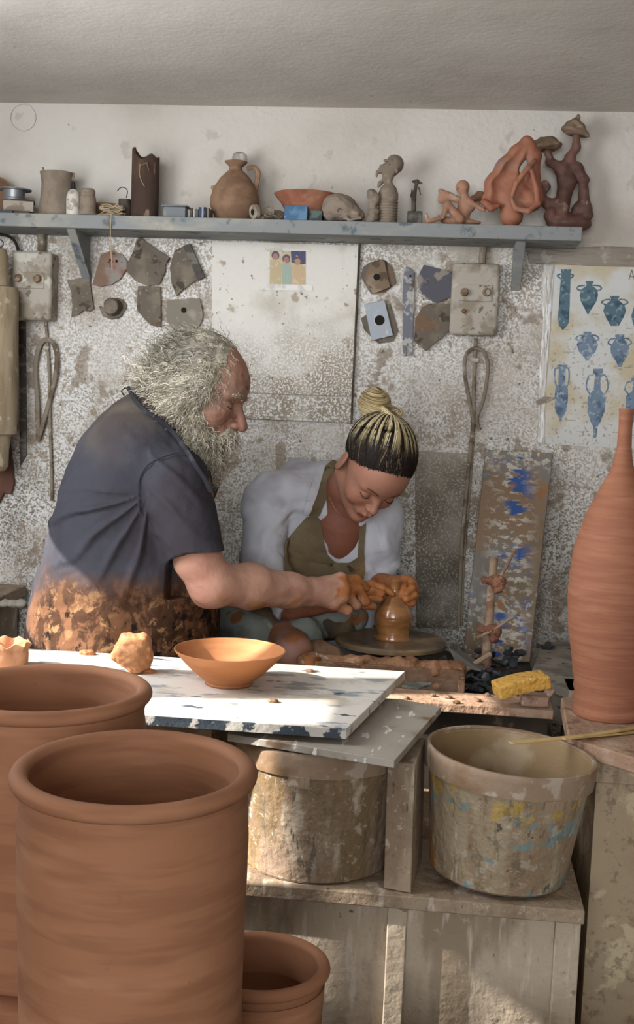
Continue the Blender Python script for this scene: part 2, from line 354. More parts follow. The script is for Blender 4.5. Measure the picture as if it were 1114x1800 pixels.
M_vase2 = mat('printed_blue_pale', '#73869a', [('#51677f', 45, .5, .62, {'det': 5}), ('#9fabb6', 90, .54, .64, {'det': 4}), ('#8f8a7c', 20, .66, .70, {})], rough=.6, space='World')
def vase(cx, top, bot, prof, hand, m, lean=0):   # prof: (t, half width) ; hand: list of (t0,t1,out)
    h = bot - top; R = [(cx + lean * t + w_, top + h * t) for t, w_ in prof]; Lf = [(cx + lean * t - w_, top + h * t) for t, w_ in reversed(prof)]
    mb = MB().prism(wpoly(R + Lf, .0012), (0, -.0003, 0))
    for t0, t1, w0, out in hand:
        for s_ in (-1, 1):
            w1 = np.interp(t1, [p[0] for p in prof], [p[1] for p in prof]); px_ = [(cx + s_ * w0, top + h * t0), (cx + s_ * (w0 + out), top + h * (t0 + .02)), (cx + s_ * (max(w1, w0) + out * .6), top + h * (t0 * .4 + t1 * .6)), (cx + s_ * w1 * .9, top + h * t1)]
            mb.tube(spline(wpoly([(a_ + lean * .3, b_) for a_, b_ in px_], .0014), 6), .0022, 5, flat=.15, up=(0, 1, 0))
    return put(mb, 'printed_amphora', m, ps, smooth=False)
vase(995, 473, 580, [(0, 9), (.04, 9), (.05, 8), (.3, 9), (.87, 10), (.93, 7), (1, 0.6)], [(.08, .16, 8, 6)], M_vase, -6)
vase(1036, 494, 553, [(0, 7), (.06, 7), (.08, 5), (.15, 6), (.25, 14), (.42, 16), (.6, 14), (.8, 7), (1, .6)], [(.13, .3, 7, 11)], M_vase, -3)
vase(1080, 520, 573, [(0, 8), (.06, 8), (.09, 6), (.16, 8), (.3, 17), (.5, 20), (.7, 16), (1, 7)], [(.12, .3, 8, 10)], M_vase)
vase(1118, 538, 574, [(0, 4), (.5, 9), (1, 4)], [], M_vase)
vase(1032, 583, 634, [(0, 7), (.08, 7), (.1, 6), (.2, 12), (.45, 19), (.7, 14), (.9, 5), (.96, 3), (1, 4)], [(.12, .32, 7, 8)], M_vase2)
vase(1089, 588, 645, [(0, 8), (.07, 8), (.1, 6), (.25, 12), (.42, 17), (.6, 15), (.85, 6), (1, 3)], [(.12, .35, 7, 9)], M_vase2)
vase(988, 641, 741, [(0, 9), (.05, 9), (.08, 6), (.35, 6), (.42, 11), (.6, 12), (.8, 10), (.9, 5), (.93, 2), (1, 2)], [(.06, .4, 7, 5)], M_vase2, -3)
vase(1051, 648, 770, [(0, 8), (.06, 9), (.08, 5), (.3, 6), (.37, 13), (.42, 16), (.62, 15), (.78, 8), (.83, 4), (.98, 3), (1, 1.5)], [(.09, .38, 6, 9)], M_vase2, -6)
vase(1118, 664, 742, [(0, 8), (.06, 9), (.08, 5), (.3, 6), (.42, 17), (.75, 15), (1, 8)], [(.09, .38, 6, 9)], M_vase2, -4)
M_ink = mat('faded_ink', '#77746c')
mb = MB()
for q in ([(1105, 492), (1110, 474)], [(1110, 474), (1115, 492)], [(1107, 486), (1113, 486)]): mb.tube(wpoly(q, .0013), .0012, 4, flat=.2, up=(0, 1, 0))
put(mb, 'letter', M_ink, ps, smooth=False)
for q in ([(1039, 552), (1053, 552)], [(992, 579), (1001, 580)], [(990, 619), (1009, 619)], [(1096, 646), (1112, 646)], [(996, 738), (1012, 739)], [(1012, 759), (1036, 759)], [(1075, 760), (1086, 760)], [(1100, 578), (1112, 577)]): put(MB().tube(wpoly(q, .0013), .0005, 4, flat=.2, up=(0, 1, 0)), 'print_line', M_ink, ps, smooth=False)
M_tape = mat('brown_tape', '#8d8376', [('#75695a', 10, .4, .6, {'st': (.3, 1, 2)}), ('#a8a196', 25, .58, .66, {})], rough=.45, bump=[(18, .006, (.4, 1, 2.5))], space='World', spec=.5)
wp('tape', [(925, 439), (1000, 436), (1060, 433), (1180, 437), (1180, 471), (1060, 468), (930, 463)], .003, M_tape, off=.0012, parent=ps)
M_film = mat('crinkled_film', '#b5b0a8', [('#d8d8d8', 40, .5, .6, {'st': (3, 1, .5)}), ('#8d877d', 30, .6, .7, {'st': (3, 1, .5)})], rough=.25, bump=[(30, .006, (3, 1, .4))], space='World', spec=.6)
wp('plastic_film', [(950, 466), (974, 466), (968, 560), (958, 700), (957, 780), (944, 778), (948, 640), (954, 560)], .002, M_film, off=.0013, parent=ps)
wp('clay_scrap', [(941, 705), (955, 697), (976, 699), (962, 706), (945, 712)], .004, M_tape, off=.002, parent=ps)
ph = thing('photograph', 'small faded photo of three people taped to the white panel above the woman', 'photo', YP(505, 500, WY - .008))
M_photo = mat('photo_print', '#b9ab8e', [('#cabfa6', 40, .45, .6), ('#a2987f', 60, .6, .7)], rough=.4, space='World')
wp('print', [(474, 440), (537, 441), (537, 501), (473, 500)], .001, M_photo, off=.008, parent=ph, bevel=0)
def pp(n, pts, c, o=.0091): wp(n, pts, .0002, mat('ink_' + c[1:], c, [('#c9bda2', 90, .60, .66, {'amt': .6})], rough=.4, space='World'), off=o, parent=ph, bevel=0)
pp('sky_patch', [(511, 441), (537, 441), (537, 464), (526, 466), (512, 461)], '#363a5c')
pp('figure', [(474, 500), (475, 462), (480, 458), (489, 458), (495, 464), (494, 500)], '#b5a37c', .0092)
pp('figure', [(495, 500), (496, 464), (500, 461), (507, 461), (512, 468), (512, 500)], '#98a597', .0093)
pp('figure', [(514, 500), (514, 468), (519, 464), (528, 464), (536, 470), (536, 500)], '#bda27c', .0092)
for cx_, cy_, c_ in ((484, 450, '#a3705f'), (503, 456, '#9a6a5c'), (523, 459, '#a77f62')):
    pp('hair_patch', [(cx_ + 7 * math.cos(t), cy_ - 1 + 8 * math.sin(t)) for t in np.linspace(0, 6.28, 13)[:-1]], '#4d3550', .0094)
    pp('face_patch', [(cx_ + 5 * math.cos(t), cy_ + 1 + 6 * math.sin(t)) for t in np.linspace(0, 6.28, 13)[:-1]], c_, .0096)
M_clear = mat('clear_tape', '#c4c0b8', [('#aaa59b', 20, .5, .6)], rough=.25, space='World', spec=.6)
wp('tape', [(466, 436), (545, 438), (545, 442), (466, 440)], .0008, M_clear, off=.0094, parent=ph, bevel=0)
wp('tape', [(457, 499), (548, 501), (550, 511), (455, 510)], .0008, M_clear, off=.0094, parent=ph, bevel=0)
# ------------------------------------------------------------------ things on the wall
M_clayg = mat('dried_clay_metal', '#6b6257', [('#847a6b', 14, .47, .62, {'det': 5, 'amt': .8}), ('#4c453b', 28, .56, .64, {'det': 4}), ('#7a5f49', 10, .60, .68, {'amt': .8}), ('#9a9285', 90, .64, .70, {'amt': .7})], rough=.85, bump=[(50, .003)], space='World')
M_rust = mat('rusty_metal', '#7c6352', [('#8f8780', 9, .45, .6, {'det': 5}), ('#8a5438', 14, .55, .68, {}), ('#4c4038', 40, .64, .68, {})], rough=.7, bump=[(50, .001)], space='World')
M_dwood = mat('weathered_batten', '#55504c', [('#77716b', 20, .5, .62, {'st': (1, 1, 3)}), ('#3c3733', 30, .56, .64, {})], bump=[(50, .001)], space='World')
M_ppaint = mat('blue_flecked_scraper', '#74767f', [('#b3b1ad', 25, .5, .56, {'det': 4}), ('#5b4f49', 16, .55, .62, {}), ('#9a8468', 12, .62, .68, {})], bump=[(50, .001)], space='World')
M_steel = mat('scuffed_steel', '#80858b', [('#a3a5a5', 16, .48, .56, {'det': 4, 'st': (2, 1, .6)}), ('#5c6672', 12, .56, .62, {'st': (2, 1, .6)}), ('#8c7f6d', 30, .64, .68, {})], rough=.4, metal=.3, space='World')
M_shard = mat('dark_clay_shard', '#5a5a62', [('#8f877c', 16, .5, .54, {'det': 3}), ('#36363d', 20, .6, .64, {})], bump=[(50, .002)], space='World')
G = 'scrapers and throwing ribs hung on the wall'
def tool(pts, m, label, th=.006, off=.004, hole=None, name='throwing_rib', extra=None):
    r = thing(name, label, 'tool', YP(np.mean([p[0] for p in pts]), max(p[1] for p in pts), WY - off), G)
    bd = wp('blade', pts, th, m, off=off, parent=r, bevel=.001)
    if hole:
        for hx, hy, hr in hole:
            mb = MB().lathe([(hr * .00146, 0), (hr * .00146, .0012), (0, .0012)], YP(hx, hy, WY - off - th), np.array([[1, 0, 0], [0, 0, 1], [0, -1, 0]]), 14)
            put(mb, 'nail_hole', mat('hole_dark', '#1c1813'), bd)
    if extra: wp('batten', extra[0], .010, extra[1], off=off + th * .4, parent=r)
    return r
def arc(cx, cy, rx, ry, a0, a1, n=12): return [(cx + rx * math.cos(math.radians(t)), cy + ry * math.sin(math.radians(t))) for t in np.linspace(a0, a1, n)]
tool([(196, 441), (215, 447), (224, 458), (223, 474), (212, 491), (196, 501), (178, 504), (163, 500), (172, 470), (178, 448)], M_rust, 'rust-brown half-moon scraper under the thread hanging from the shelf', hole=[(194, 457, 2), (205, 459, 2.5)])
tool([(240, 424), (246, 417), (299, 455), (292, 466), (291, 478), (281, 500), (262, 503), (240, 495), (224, 478), (222, 468), (234, 444)], M_clayg, 'clay-caked shield-shaped scraper with a wooden top batten, second from the shelf bracket', extra=([(242, 426), (247, 418), (299, 454), (294, 461)], M_clayg))
tool([(307, 441), (325, 432), (337, 434), (350, 490), (320, 511), (311, 521), (302, 498), (299, 470)], M_clayg, 'rounded scraper with a dark slanting wooden grip, beside the white panel', extra=([(323, 433), (335, 428), (361, 487), (349, 494)], M_dwood))
tool([(118, 493), (158, 487), (162, 520), (166, 543), (158, 548), (147, 546), (141, 552), (126, 557), (128, 538), (126, 513)], M_clayg, 'dark clay-caked kidney scraper with concave edge, right of the left switch box')
tool([(243, 503), (283, 504), (284, 575), (266, 572), (252, 558), (241, 545)], M_clayg, 'grey curved scraper hanging under the shield-shaped one')
tool([(294, 527), (352, 525)] + arc(325, 554, 32, 32, -12, 192, 14), mat('grey_rib', '#837c70', [('#9a9488', 14, .5, .62), ('#6d5b4a', 20, .6, .68)], bump=[(60, .001)], space='World'), 'grey half-round rib with one hole and flat top', hole=[(323, 545, 5)])
kn = thing('crusted_fitting', 'clay-crusted round knob fixed to the wall below the rusty half-moon scraper', 'fitting', YP(197, 560, WY))
put(MB().lathe([(.024, 0), (.024, .02), (.019, .032), (0, .032)], YP(201, 540, WY), np.array([[1, 0, 0], [0, 0, 1], [0, -1, 0]]), 20, wob=.05), 'cap', M_clayg, kn)
put(MB().lathe([(.027, 0), (.027, .007), (0, .007)], YP(205, 541, WY), np.array([[1, 0, 0], [0, 0, 1], [0, -1, 0]]), 18, wob=.08), 'mounting_plate', M_clayg, kn)
wp('clay_scrap', [(176, 538), (200, 548), (216, 556), (197, 562), (182, 556)], .012, M_clayg, parent=kn)
M_brnr = mat('brown_rib', '#7d6a58', [('#978672', 14, .5, .6, {'det': 4}), ('#5c4c3e', 22, .58, .66, {})], bump=[(50, .002)], space='World')
tool([(638, 470), (650, 461), (676, 457), (690, 470), (696, 498), (676, 514), (652, 517), (640, 498), (634, 486)], M_clayg, 'grubby rear rib of the pair at the top beside the panel edge', off=.001, th=.004)
tool([(652, 462), (668, 456), (676, 460), (686, 505), (656, 517), (640, 490)], M_brnr, 'brown squarish rib with a round hole, in front of the grubby one', off=.006, hole=[(662, 487, 6)])
tool([(655, 545), (686, 533), (700, 582), (690, 600), (665, 604), (640, 580), (634, 560)], M_clayg, 'rounded grey rib behind the shiny steel rectangle', off=.001, th=.004)
tool([(640, 535), (676, 527), (691, 590), (653, 599)], M_steel, 'shiny scuffed steel rectangular rib with a hole', off=.006, hole=[(667, 563, 9)])
tool([(709, 471), (716, 469), (729, 479), (727, 540), (725, 624), (720, 626), (718, 604), (715, 604), (714, 624), (708, 626), (707, 540)], M_ppaint, 'long narrow blue-flecked scraper with a forked lower end', hole=[(721, 485, 2)])
tool([(745, 466), (792, 478), (799, 500), (793, 522), (768, 533), (748, 525), (735, 505), (733, 488)], M_shard, 'dark blue-grey clay shard with pale flakes, left of the right switch box')
tool([(742, 540), (755, 534), (796, 534), (797, 575), (775, 595), (748, 617), (728, 600), (730, 560)], M_clayg, 'lumpy brown clay-caked scraper under the dark shard', th=.01, off=.002)
M_box = mat('switch_box_paint', '#aea69a', [('#8f8676', 14, .48, .6, {'det': 5}), ('#766c5c', 50, .62, .68, {}), ('#c5c1b4', 20, .60, .66, {})], rough=.7, bump=[(60, .002)], space='World')
M_knob = mat('fuse_knob', '#8b7762', [('#6b563f', 40, .5, .6), ('#a59a88', 30, .6, .66)], bump=[(90, .001)], space='World')
def switch_box(x0, x1, y0, y1, dep, label, plate, knobs, small):
    r = thing('switch_box', label, 'switch box', YP((x0 + x1) / 2, y1, WY))
    a_ = YP(x0, y0, WY - dep); b_ = YP(x1, y1, WY - dep)
    put(MB().bx(a_[0], b_[0], WY - dep + .012, WY, b_[2], a_[2]), 'back_housing', M_box, r, bevel=.008, segs=3)
    put(MB().bx(a_[0] - .001, b_[0] + .001, WY - dep - .002, WY - dep + .016, b_[2] - .001, a_[2] + .001), 'cover', M_box, r, bevel=.009, segs=4)
    p0 = YP(plate[0], plate[1], WY - dep); p1 = YP(plate[2], plate[3], WY - dep)
    fp_ = put(MB().bx(p0[0], p1[0], WY - dep - .006, WY - dep, p1[2], p0[2]), 'fuse_plate', M_box, r, bevel=.002)
    ax = np.array([[1, 0, 0], [0, 0, 1], [0, -1, 0]])
    for kx, ky in knobs: put(MB().lathe([(.0105, 0), (.0105, .010), (.009, .013), (.006, .013), (.006, .010), (0, .010)], YP(kx, ky, WY - dep - .006), ax, 12), 'fuse_knob', M_knob, fp_)
    put(MB().lathe([(.0055, 0), (.0055, .008), (.003, .012), (0, .012)], YP(*small, WY - dep - .002), ax, 10), 'reset_button', mat('rust_button', '#8b5f3e'), r)
    return r
s1 = switch_box(22, 88, 442, 563, .062, 'clay-crusted switch box beside the rolling pin, left end of the wall', (27, 478, 78, 508), ((33, 489), (66, 490)), (33, 525))
s2 = switch_box(796, 872, 462, 590, .035, 'clay-crusted switch box between the dark shard and the poster', (806, 500, 864, 531), ((816, 514), (855, 514)), (815, 547))
M_pipe = mat('clayed_pipe', '#8c8272', [('#6e5f4e', 20, .5, .62), ('#a9a294', 40, .6, .66)], bump=[(60, .001)], space='World')
M_blk = mat('black_sheath', '#24221f', rough=.6)
def wtube(pts, r, off=.01, n=6): return MB().tube(spline([YP(x, y, WY - off) for x, y in pts], n), r, 8)
put(wtube([(72, 441), (73, 428), (72, 414), (72, 408)], .011, .02), 'cable_gland', M_pipe, s1)
put(wtube([(847, 463), (848, 450), (849, 434)], .009, .015), 'cable_gland', M_pipe, s2)
c1 = thing('conduit', 'thin vertical conduit running down from the left switch box', 'pipe', YP(88, 880, WY))
put(wtube([(80, 566), (83, 600), (86, 650), (87, 700), (88, 760), (90, 820), (91, 880)], .0042), 'tube', M_pipe, c1); put(wtube([(77, 611), (86, 613)], .006, .012), 'tie', mat('dirty_tape', '#b7b1a3'), c1)
mb = wtube([(836, 594), (834, 640), (832, 700), (831, 745), (826, 800), (818, 880), (812, 950), (809, 1020), (806, 1100)], .005)
c2 = thing('conduit', 'long pair of conduits dropping from the right switch box to the bench', 'pipe', YP(806, 1100, WY)); put(mb, 'tube', M_pipe, c2)
put(wtube([(834, 745), (830, 800), (824, 880), (818, 950), (814, 1020), (811, 1100)], .003, .006), 'tube', M_pipe, c2)
put(wtube([(828, 632), (841, 634)], .006, .013), 'tie', MATS['dirty_tape'], c2)
M_strap = mat('leather_strap', '#857a6c', [('#67594a', 20, .5, .62), ('#9b9284', 40, .6, .66)], rough=.8, bump=[(60, .001)], space='World')
def ribbon(pts, wd, th=.003, off=.014, n=6):
    return MB().tube(spline([YP(x, y, WY - off - .004 * (i % 2)) for i, (x, y) in enumerate(pts)], n), wd, 8, flat=th / wd, up=(0, -1, 0))
put(ribbon([(67, 772), (65, 700), (62, 650), (67, 615), (76, 599), (90, 600), (99, 620), (98, 655), (88, 700), (75, 745), (66, 775)], .0062), 'strap', M_strap, label='folded leather strap looped beside the rolling pin', cat='strap')
put(MB().tube(spline([YP(x, y, WY - .014) for x, y in [(831, 735), (822, 690), (816, 650), (820, 622), (836, 612), (852, 622), (857, 650), (850, 700), (838, 735), (842, 755)]], 6), .0048, 8), 'cable_loop', M_strap, label='looped cable tied to the conduits under the right switch box', cat='cable')
put(wtube([(0, 412), (14, 415), (26, 424), (32, 440)], .004, .03), 'cable', M_blk, label='black cable curving into the top of the left switch box', cat='cable')
# rolling pin
rp = thing('rolling_pin', 'large wooden rolling pin hanging at the left edge of the wall', 'rolling pin', YP(-4, 830, WY - .118))
M_pin = mat('pale_pin_wood', '#a3937a', [('#8a7a62', 9, .45, .6, {'st': (3, 3, .4)}), ('#b5a88f', 30, .6, .68)], rough=.75, space='World')
def zz(y): return YP(-4, y, WY - .118)[2]
cpt = lambda y: A(YP(-4, 600, WY - .118)[0], WY - .118, 0)
xx = YP(-4, 600, WY - .118)[0] + .0
put(MB().lathe([(.018, zz(762)), (.052, zz(762)), (.052, zz(520)), (.048, zz(505)), (.018, zz(500))], (xx, WY - .118, 0), seg=36), 'barrel', M_pin, rp)
put(MB().lathe([(0, zz(828)), (.024, zz(827)), (.032, zz(818)), (.033, zz(790)), (.036, zz(772)), (.038, zz(762))], (xx, WY - .118, 0), seg=28), 'handle', M_pin, rp)
put(MB().lathe([(.030, zz(502)), (.026, zz(480)), (.024, zz(450)), (.018, zz(438)), (0, zz(434))], (xx, WY - .118, 0), seg=28), 'handle', M_pin, rp)
put(MB().tube(spline([A(xx + .012 * math.cos(t), WY - .118, zz(428) + .010 * math.sin(t)) for t in np.linspace(0, 6.2, 12)], 2), .002, 6), 'hanging_ring', mat('dull_steel', '#6d6e6e', metal=.8, rough=.4), rp)
wp('leather_flap', [(-14, 775), (18, 768), (22, 800), (27, 850), (22, 868), (10, 866), (0, 884), (-14, 886)], .014, mat('brown_leather', '#6b4a3c', [('#54382e', 12, .45, .6)], rough=.7, space='World'), off=.004, label='brown leather flap hanging behind the rolling pin handle', cat='leather')
wp('wall_batten', [(34, 565), (46, 565), (48, 800), (36, 820)], .006, M_dwood, label='dark stained batten on the wall right of the rolling pin', cat='batten')
# leaning painted board
lb = [YP(853, 792, WY - .012), YP(971, 798, WY - .012), YP(931, 1165, WY - .16), YP(813, 1158, WY - .16)]
nrm = unit(np.cross(lb[1] - lb[0], lb[3] - lb[0])); nrm = nrm if nrm[1] < 0 else -nrm
M_lean = mat('paint_smeared_board', '#8d765f', [('#7c6c58', 6, .42, .6, {'det': 5}), ('#817f7c', 5, .52, .60, {'det': 5, 'amt': .8}), ('#cbc5b8', 42, .50, .55, {'det': 7, 'rg': .65, 'st': (1, 1, 1.8), 'masks': [('x', .10, .15), ('x', .25, .20), ('n', .40, .52, 9)], 'amt': .9}), ('#cbc5b8', 60, .53, .57, {'det': 7, 'rg': .65, 'mask': ('z', 1.16, 1.20), 'amt': .85}), ('#b9b5aa', 60, .55, .59, {'det': 7, 'mask': ('z', .92, .84), 'amt': .8}), ('#3b5c9b', 15, .53, .55, {'det': 5, 'st': (.8, 1, 3.0), 'masks': [('x', .11, .15), ('x', .24, .20), ('n', .45, .52, 7)]}), ('#6a86a6', 22, .64, .67, {'det': 5, 'st': (.7, 1, 3), 'amt': .8}), ('#9c6c45', 8, .64, .68, {'det': 4})], rough=.7, bump=[(50, .0015)], space='World')
put(MB().prism(lb, nrm * .012), 'leaning_board', M_lean, label='tall paint-smeared board with blue and white marks, leaning against the back wall', cat='board', bevel=.003)
# ------------------------------------------------------------------ benches, boards, buckets
M_terra = mat('leather_hard_terracotta', '#9a6b4e', [('#8e6146', 6, .45, .6, {'st': (1, 1, 9)}), ('#a97a5b', 4, .52, .7, {'st': (1, 1, 5)}), ('#8f5b42', 60, .70, .73, {'amt': .35})], rough=.78, bump=[(16, .00015, (.6, .6, 14)), (150, .0002)], spec=.35)
M_bottle = mat('bottle_terracotta', '#9f6a50', [('#96614a', 9, .42, .6, {'st': (1, 1, 14)}), ('#a8745a', 5, .55, .7, {'st': (1, 1, 8)}), ('#7d4330', 70, .71, .74, {'amt': .5})], rough=.7, bump=[(16, .0010, (.5, .5, 14)), (40, .0004, (.4, .4, 8))])
M_bwl = mat('bowl_clay', '#bd8157', [('#b27549', 6, .4, .6, {'st': (1, 1, 6)})], rough=.75, bump=[(16, .0004, (.6, .6, 14))])
M_wood = mat('clay_dusted_wood', '#9b8974', [('#83715e', 6, .44, .6, {'det': 5, 'st': (2, 1, .6)}), ('#7a5f49', 13, .62, .68, {'det': 5, 'amt': .7}), ('#c3b6a6', 12, .58, .66, {'st': (2.4, 1, .5), 'amt': .7}), ('#5c5549', 26, .70, .73, {'st': (2, 1, .7)}), ('#6a5848', 42, .56, .62, {'det': 8, 'rg': .75, 'amt': .4}), ('#c2b6a5', 55, .58, .62, {'det': 8, 'rg': .72, 'amt': .5})], rough=.85, bump=[(40, .004), (110, .0015)], space='World')
M_cab = mat('cabinet_face_wood', '#b6a794', [('#93836f', 6, .46, .62, {'det': 5, 'st': (2, 1, .5)}), ('#d3c9ba', 16, .56, .66, {'st': (2.6, 1, .4), 'amt': .6}), ('#8d7a66', 22, .66, .70, {'det': 5}), ('#6a6154', 18, .72, .75, {}), ('#7d7160', 40, .57, .62, {'det': 8, 'rg': .75, 'amt': .3, 'st': (1.5, 1, .8)}), ('#cfc6b8', 50, .60, .64, {'det': 8, 'rg': .72, 'amt': .3})], rough=.85, bump=[(45, .003), (120, .001)], space='World')
M_cab2 = mat('right_cabinet_wood', '#a8967d', [('#8a6c4c', 7, .48, .6, {'det': 5, 'mask': ('z', .62, .45)}), ('#c2b294', 14, .54, .60, {'det': 5}), ('#85735c', 12, .60, .68, {'st': (2, 1, .5)}), ('#6f5f4b', 40, .54, .60, {'det': 8, 'rg': .75, 'amt': .55})], rough=.8, bump=[(45, .003)], space='World')
M_ledge = mat('clayed_plank', '#9d7f69', [('#b49b86', 10, .48, .6, {'det': 5}), ('#7f6553', 22, .58, .66, {}), ('#5d4c40', 45, .62, .68, {'det': 7, 'rg': .7}), ('#c0aa98', 60, .60, .64, {'det': 7, 'rg': .7, 'amt': .6})], rough=.88, bump=[(50, .005), (130, .0015)], space='World')
M_mud = mat('wet_mud', '#7b624e', [('#6b4f3a', 12, .45, .6, {'det': 5}), ('#a88564', 22, .58, .66, {})], rough=.55, bump=[(50, .004)], space='World')
M_dark = mat('dark_bench_side', '#4a423a', [('#342e28', 6, .4, .6), ('#6a5d50', 24, .62, .68, {})], space='World', bump=[(40, .001)])
M_scrap = mat('dark_clay_scraps', '#35373a', [('#5e6062', 30, .5, .6), ('#7a5a45', 14, .6, .66, {'amt': .7})], rough=.7, bump=[(60, .003)], space='World')
ct = thing('lower_cabinet', 'clay-dusted wooden lower cabinet whose top carries the two buckets', 'cabinet', (0, 1.9, 0))
put(MB().bx(-.95, .250, 1.812, 2.34, .548, .570), 'top_board', M_wood, ct, bevel=.002)
put(MB().bx(-.95, .244, 1.838, 2.3, .0, .547), 'body', M_cab, ct)
for a_, b_ in ((-.95, -.46), (-.054, -.023), (.208, .247)): put(MB().bx(a_, b_, 1.824, 1.838, 0, .547), 'stile', M_cab, ct, bevel=.002)
rc = thing('right_cabinet', 'stained brown cabinet at the right edge under the bottle', 'cabinet', (.55, 2.1, 0))
cx0 = YP(1043, 1450, 2.01)[0]
put(MB().bx(cx0, .9, 2.01, 2.6, 0, .752), 'body', M_cab2, rc)
put(MB().bx(cx0 - .003, .9, 2.0, 2.01, .715, .752), 'rail', M_cab2, rc, bevel=.002)
lp = [ZP(986, 1226, .78), ZP(994, 1300, .78) + A(.006, .012, 0), ZP(1114, 1332, .78), ZP(1300, 1360, .78), ZP(1300, 1240, .78), ZP(1114, 1216, .78)]
put(MB().prism(lp, (0, 0, -.027)), 'ledge_board', M_ledge, label='reddish clay-crusted plank on the right cabinet, under the tall bottle', cat='board', bevel=.003)
# bench behind the buckets, carrying the wheel tray
bn = thing('wheel_bench', 'muddy low wooden bench around the throwing wheel', 'bench', (0, 2.7, 0))
put(MB().bx(-.27, .236, 2.325, 2.425, .732, .750), 'front_plank', M_ledge, bn, bevel=.002)
put(MB().bx(-.26, .228, 2.345, 2.362, .30, .732), 'front_panel', M_dark, bn)
put(MB().bx(-.26, .24, 2.362, 3.10, .66, .69), 'bench_floor', M_dark, bn)
put(MB().bx(-.27, -.245, 2.362, 2.9, .0, .66), 'bench_side', M_dark, bn); put(MB().bx(.18, .21, 2.62, 3.10, .0, .66), 'bench_side', M_dark, bn)
pk = [ZP(931, 1188, .752), ZP(1003, 1214, .752), ZP(1060, 1214, .752), ZP(1060, 1128, .752), ZP(955, 1128, .752)]
put(MB().prism(pk, (0, 0, -.02)).bx(.24, .40, 2.55, 2.60, .66, .735), 'side_plank', mat('grey_plank', '#8b8378', [('#6c655b', 10, .45, .6, {'det': 4, 'st': (1, 1, 1)}), ('#3f3b37', 32, .62, .66, {'st': (1, 2, 1)})], bump=[(50, .004)], space='World'), bn, bevel=.002)
tf = [ZP(560, 1186, .768), ZP(806, 1200, .768), ZP(806, 1178, .79), ZP(560, 1160, .79)]
yb = ZP(700, 1190, .77)[1]
put(MB().bx(-.26, .055, 2.50, 2.515, .69, .778), 'tray_board', M_mud, bn, bevel=.002)
s = SDF(); xs_ = np.linspace(-.28, .05, 14)
for i in range(13): s.cap((xs_[i], 2.525 + .006 * math.sin(i * 2.1), .772 + .004 * math.sin(i * 1.7)), (xs_[i + 1], 2.525 + .006 * math.sin(i * 2.1 + 2.1), .772 + .004 * math.sin(i * 1.7 + 1.7)), .018 + .004 * math.sin(i * 3.1), .018, .01)
v_, f_ = s.mesh(.003, lambda X, Y, Z: .003 * snoise(X, Y, Z, 90))
link('mud_ridge', v_, f_, mat('orange_slip', '#8d674a', [('#74523a', 14, .45, .6, {'det': 5}), ('#a58062', 26, .58, .66, {'det': 6})], rough=.6, bump=[(60, .006), (150, .002)], space='World'), bn)
put(MB().bx(.05, .064, 2.42, 2.52, .69, .776), 'tray_board', M_mud, bn, bevel=.002)
# dark clay scraps heap
wc0 = D(687, 1124, 2.76)
s = SDF(); rr = random.Random(3)
for i in range(260):
    p = A(rr.uniform(-.12, .205), rr.uniform(2.47, 2.90), .692 + rr.uniform(0, .03))
    if (p[0] < .08 and p[1] < 2.56) or math.hypot(p[0] - wc0[0], p[1] - wc0[1]) < .06: continue
    if p[0] > .06: p[2] += .022 * rr.random()
    a1, a2 = rr.uniform(0, 3.1), rr.uniform(-.7, .7); fx = unit((math.cos(a1), math.sin(a1), a2)); fy = unit(np.cross((0, 0, 1), fx))
    s.ell(p, (rr.uniform(.010, .026), rr.uniform(.008, .020), rr.uniform(.003, .008)), [fx, fy, np.cross(fx, fy)], .003)
v_, f_ = s.mesh(.0035, lambda X, Y, Z: .002 * snoise(X, Y, Z, 120)); link('clay_scraps', v_, f_, M_scrap, label='heap of dark dried clay scraps in the wheel tray', cat='clay', kind='stuff')
for (px, py, z0, wd, nm_) in ((905, 1150, .755, .022, 'dark crumbled clay lump on the grey side plank by the leaning board'), (958, 1139, .753, .016, 'small dark clay crumb on the grey plank left of the bottle')):
    s = SDF(); c_ = ZP(px, py, z0)
    for i in range(9): s.ell(c_ + A(rr.uniform(-1, 1) * wd, rr.uniform(-1, 1) * wd, rr.uniform(0, .5) * wd), (wd * .5, wd * .45, wd * .3), None, .006)
    v_, f_ = s.mesh(.003, lambda X, Y, Z: .003 * snoise(X, Y, Z, 120)); link('clay_lump', v_, f_, M_scrap, label=nm_, cat='clay')
put(MB().prism([ZP(788, 1140, .79), ZP(815, 1148, .775), ZP(852, 1170, .75), ZP(845, 1180, .745), ZP(805, 1172, .75)], (0, 0, .002)), 'metal_scrap', mat('bent_sheet', '#66635d', [('#4d4a45', 14, .5, .6)], space='World'), label='bent grey sheet scrap lying on the dark clay scraps', cat='scrap', smooth=False)
# potter's wheel
wc = D(687, 1124, 2.76); WZ = wc[2]
wh = thing('potters_wheel', 'round dark metal throwing wheel with clay-smeared disc', 'wheel', (wc[0], wc[1], .66))
M_disc = mat('slip_covered_disc', '#6b5a45', [('#8b7353', 10, .48, .6, {'det': 4}), ('#3f372d', 6, .55, .65, {})], rough=.35, bump=[(25, .0008)], spec=.5)
put(MB().lathe([(.03, -.014), (.122, -.014), (.1285, -.010), (.1285, -.003), (.124, .002), (.115, .0015), (.095, .001), (.092, -.0005), (.06, .0), (0, .0)], wc, seg=72), 'wheel_head', M_disc, wh)
put(MB().lathe([(.032, -.10), (.032, -.014), (0, -.014)], wc, seg=24), 'shaft', mat('dark_shaft', '#2d2620', rough=.6), wh)
M_wet = mat('wet_throwing_clay', '#9c6c40', [('#875a34', 12, .45, .6, {'st': (1, 1, 5)})], rough=.16, bump=[(16, .0012, (.5, .5, 14))], spec=.7, coat=.6)
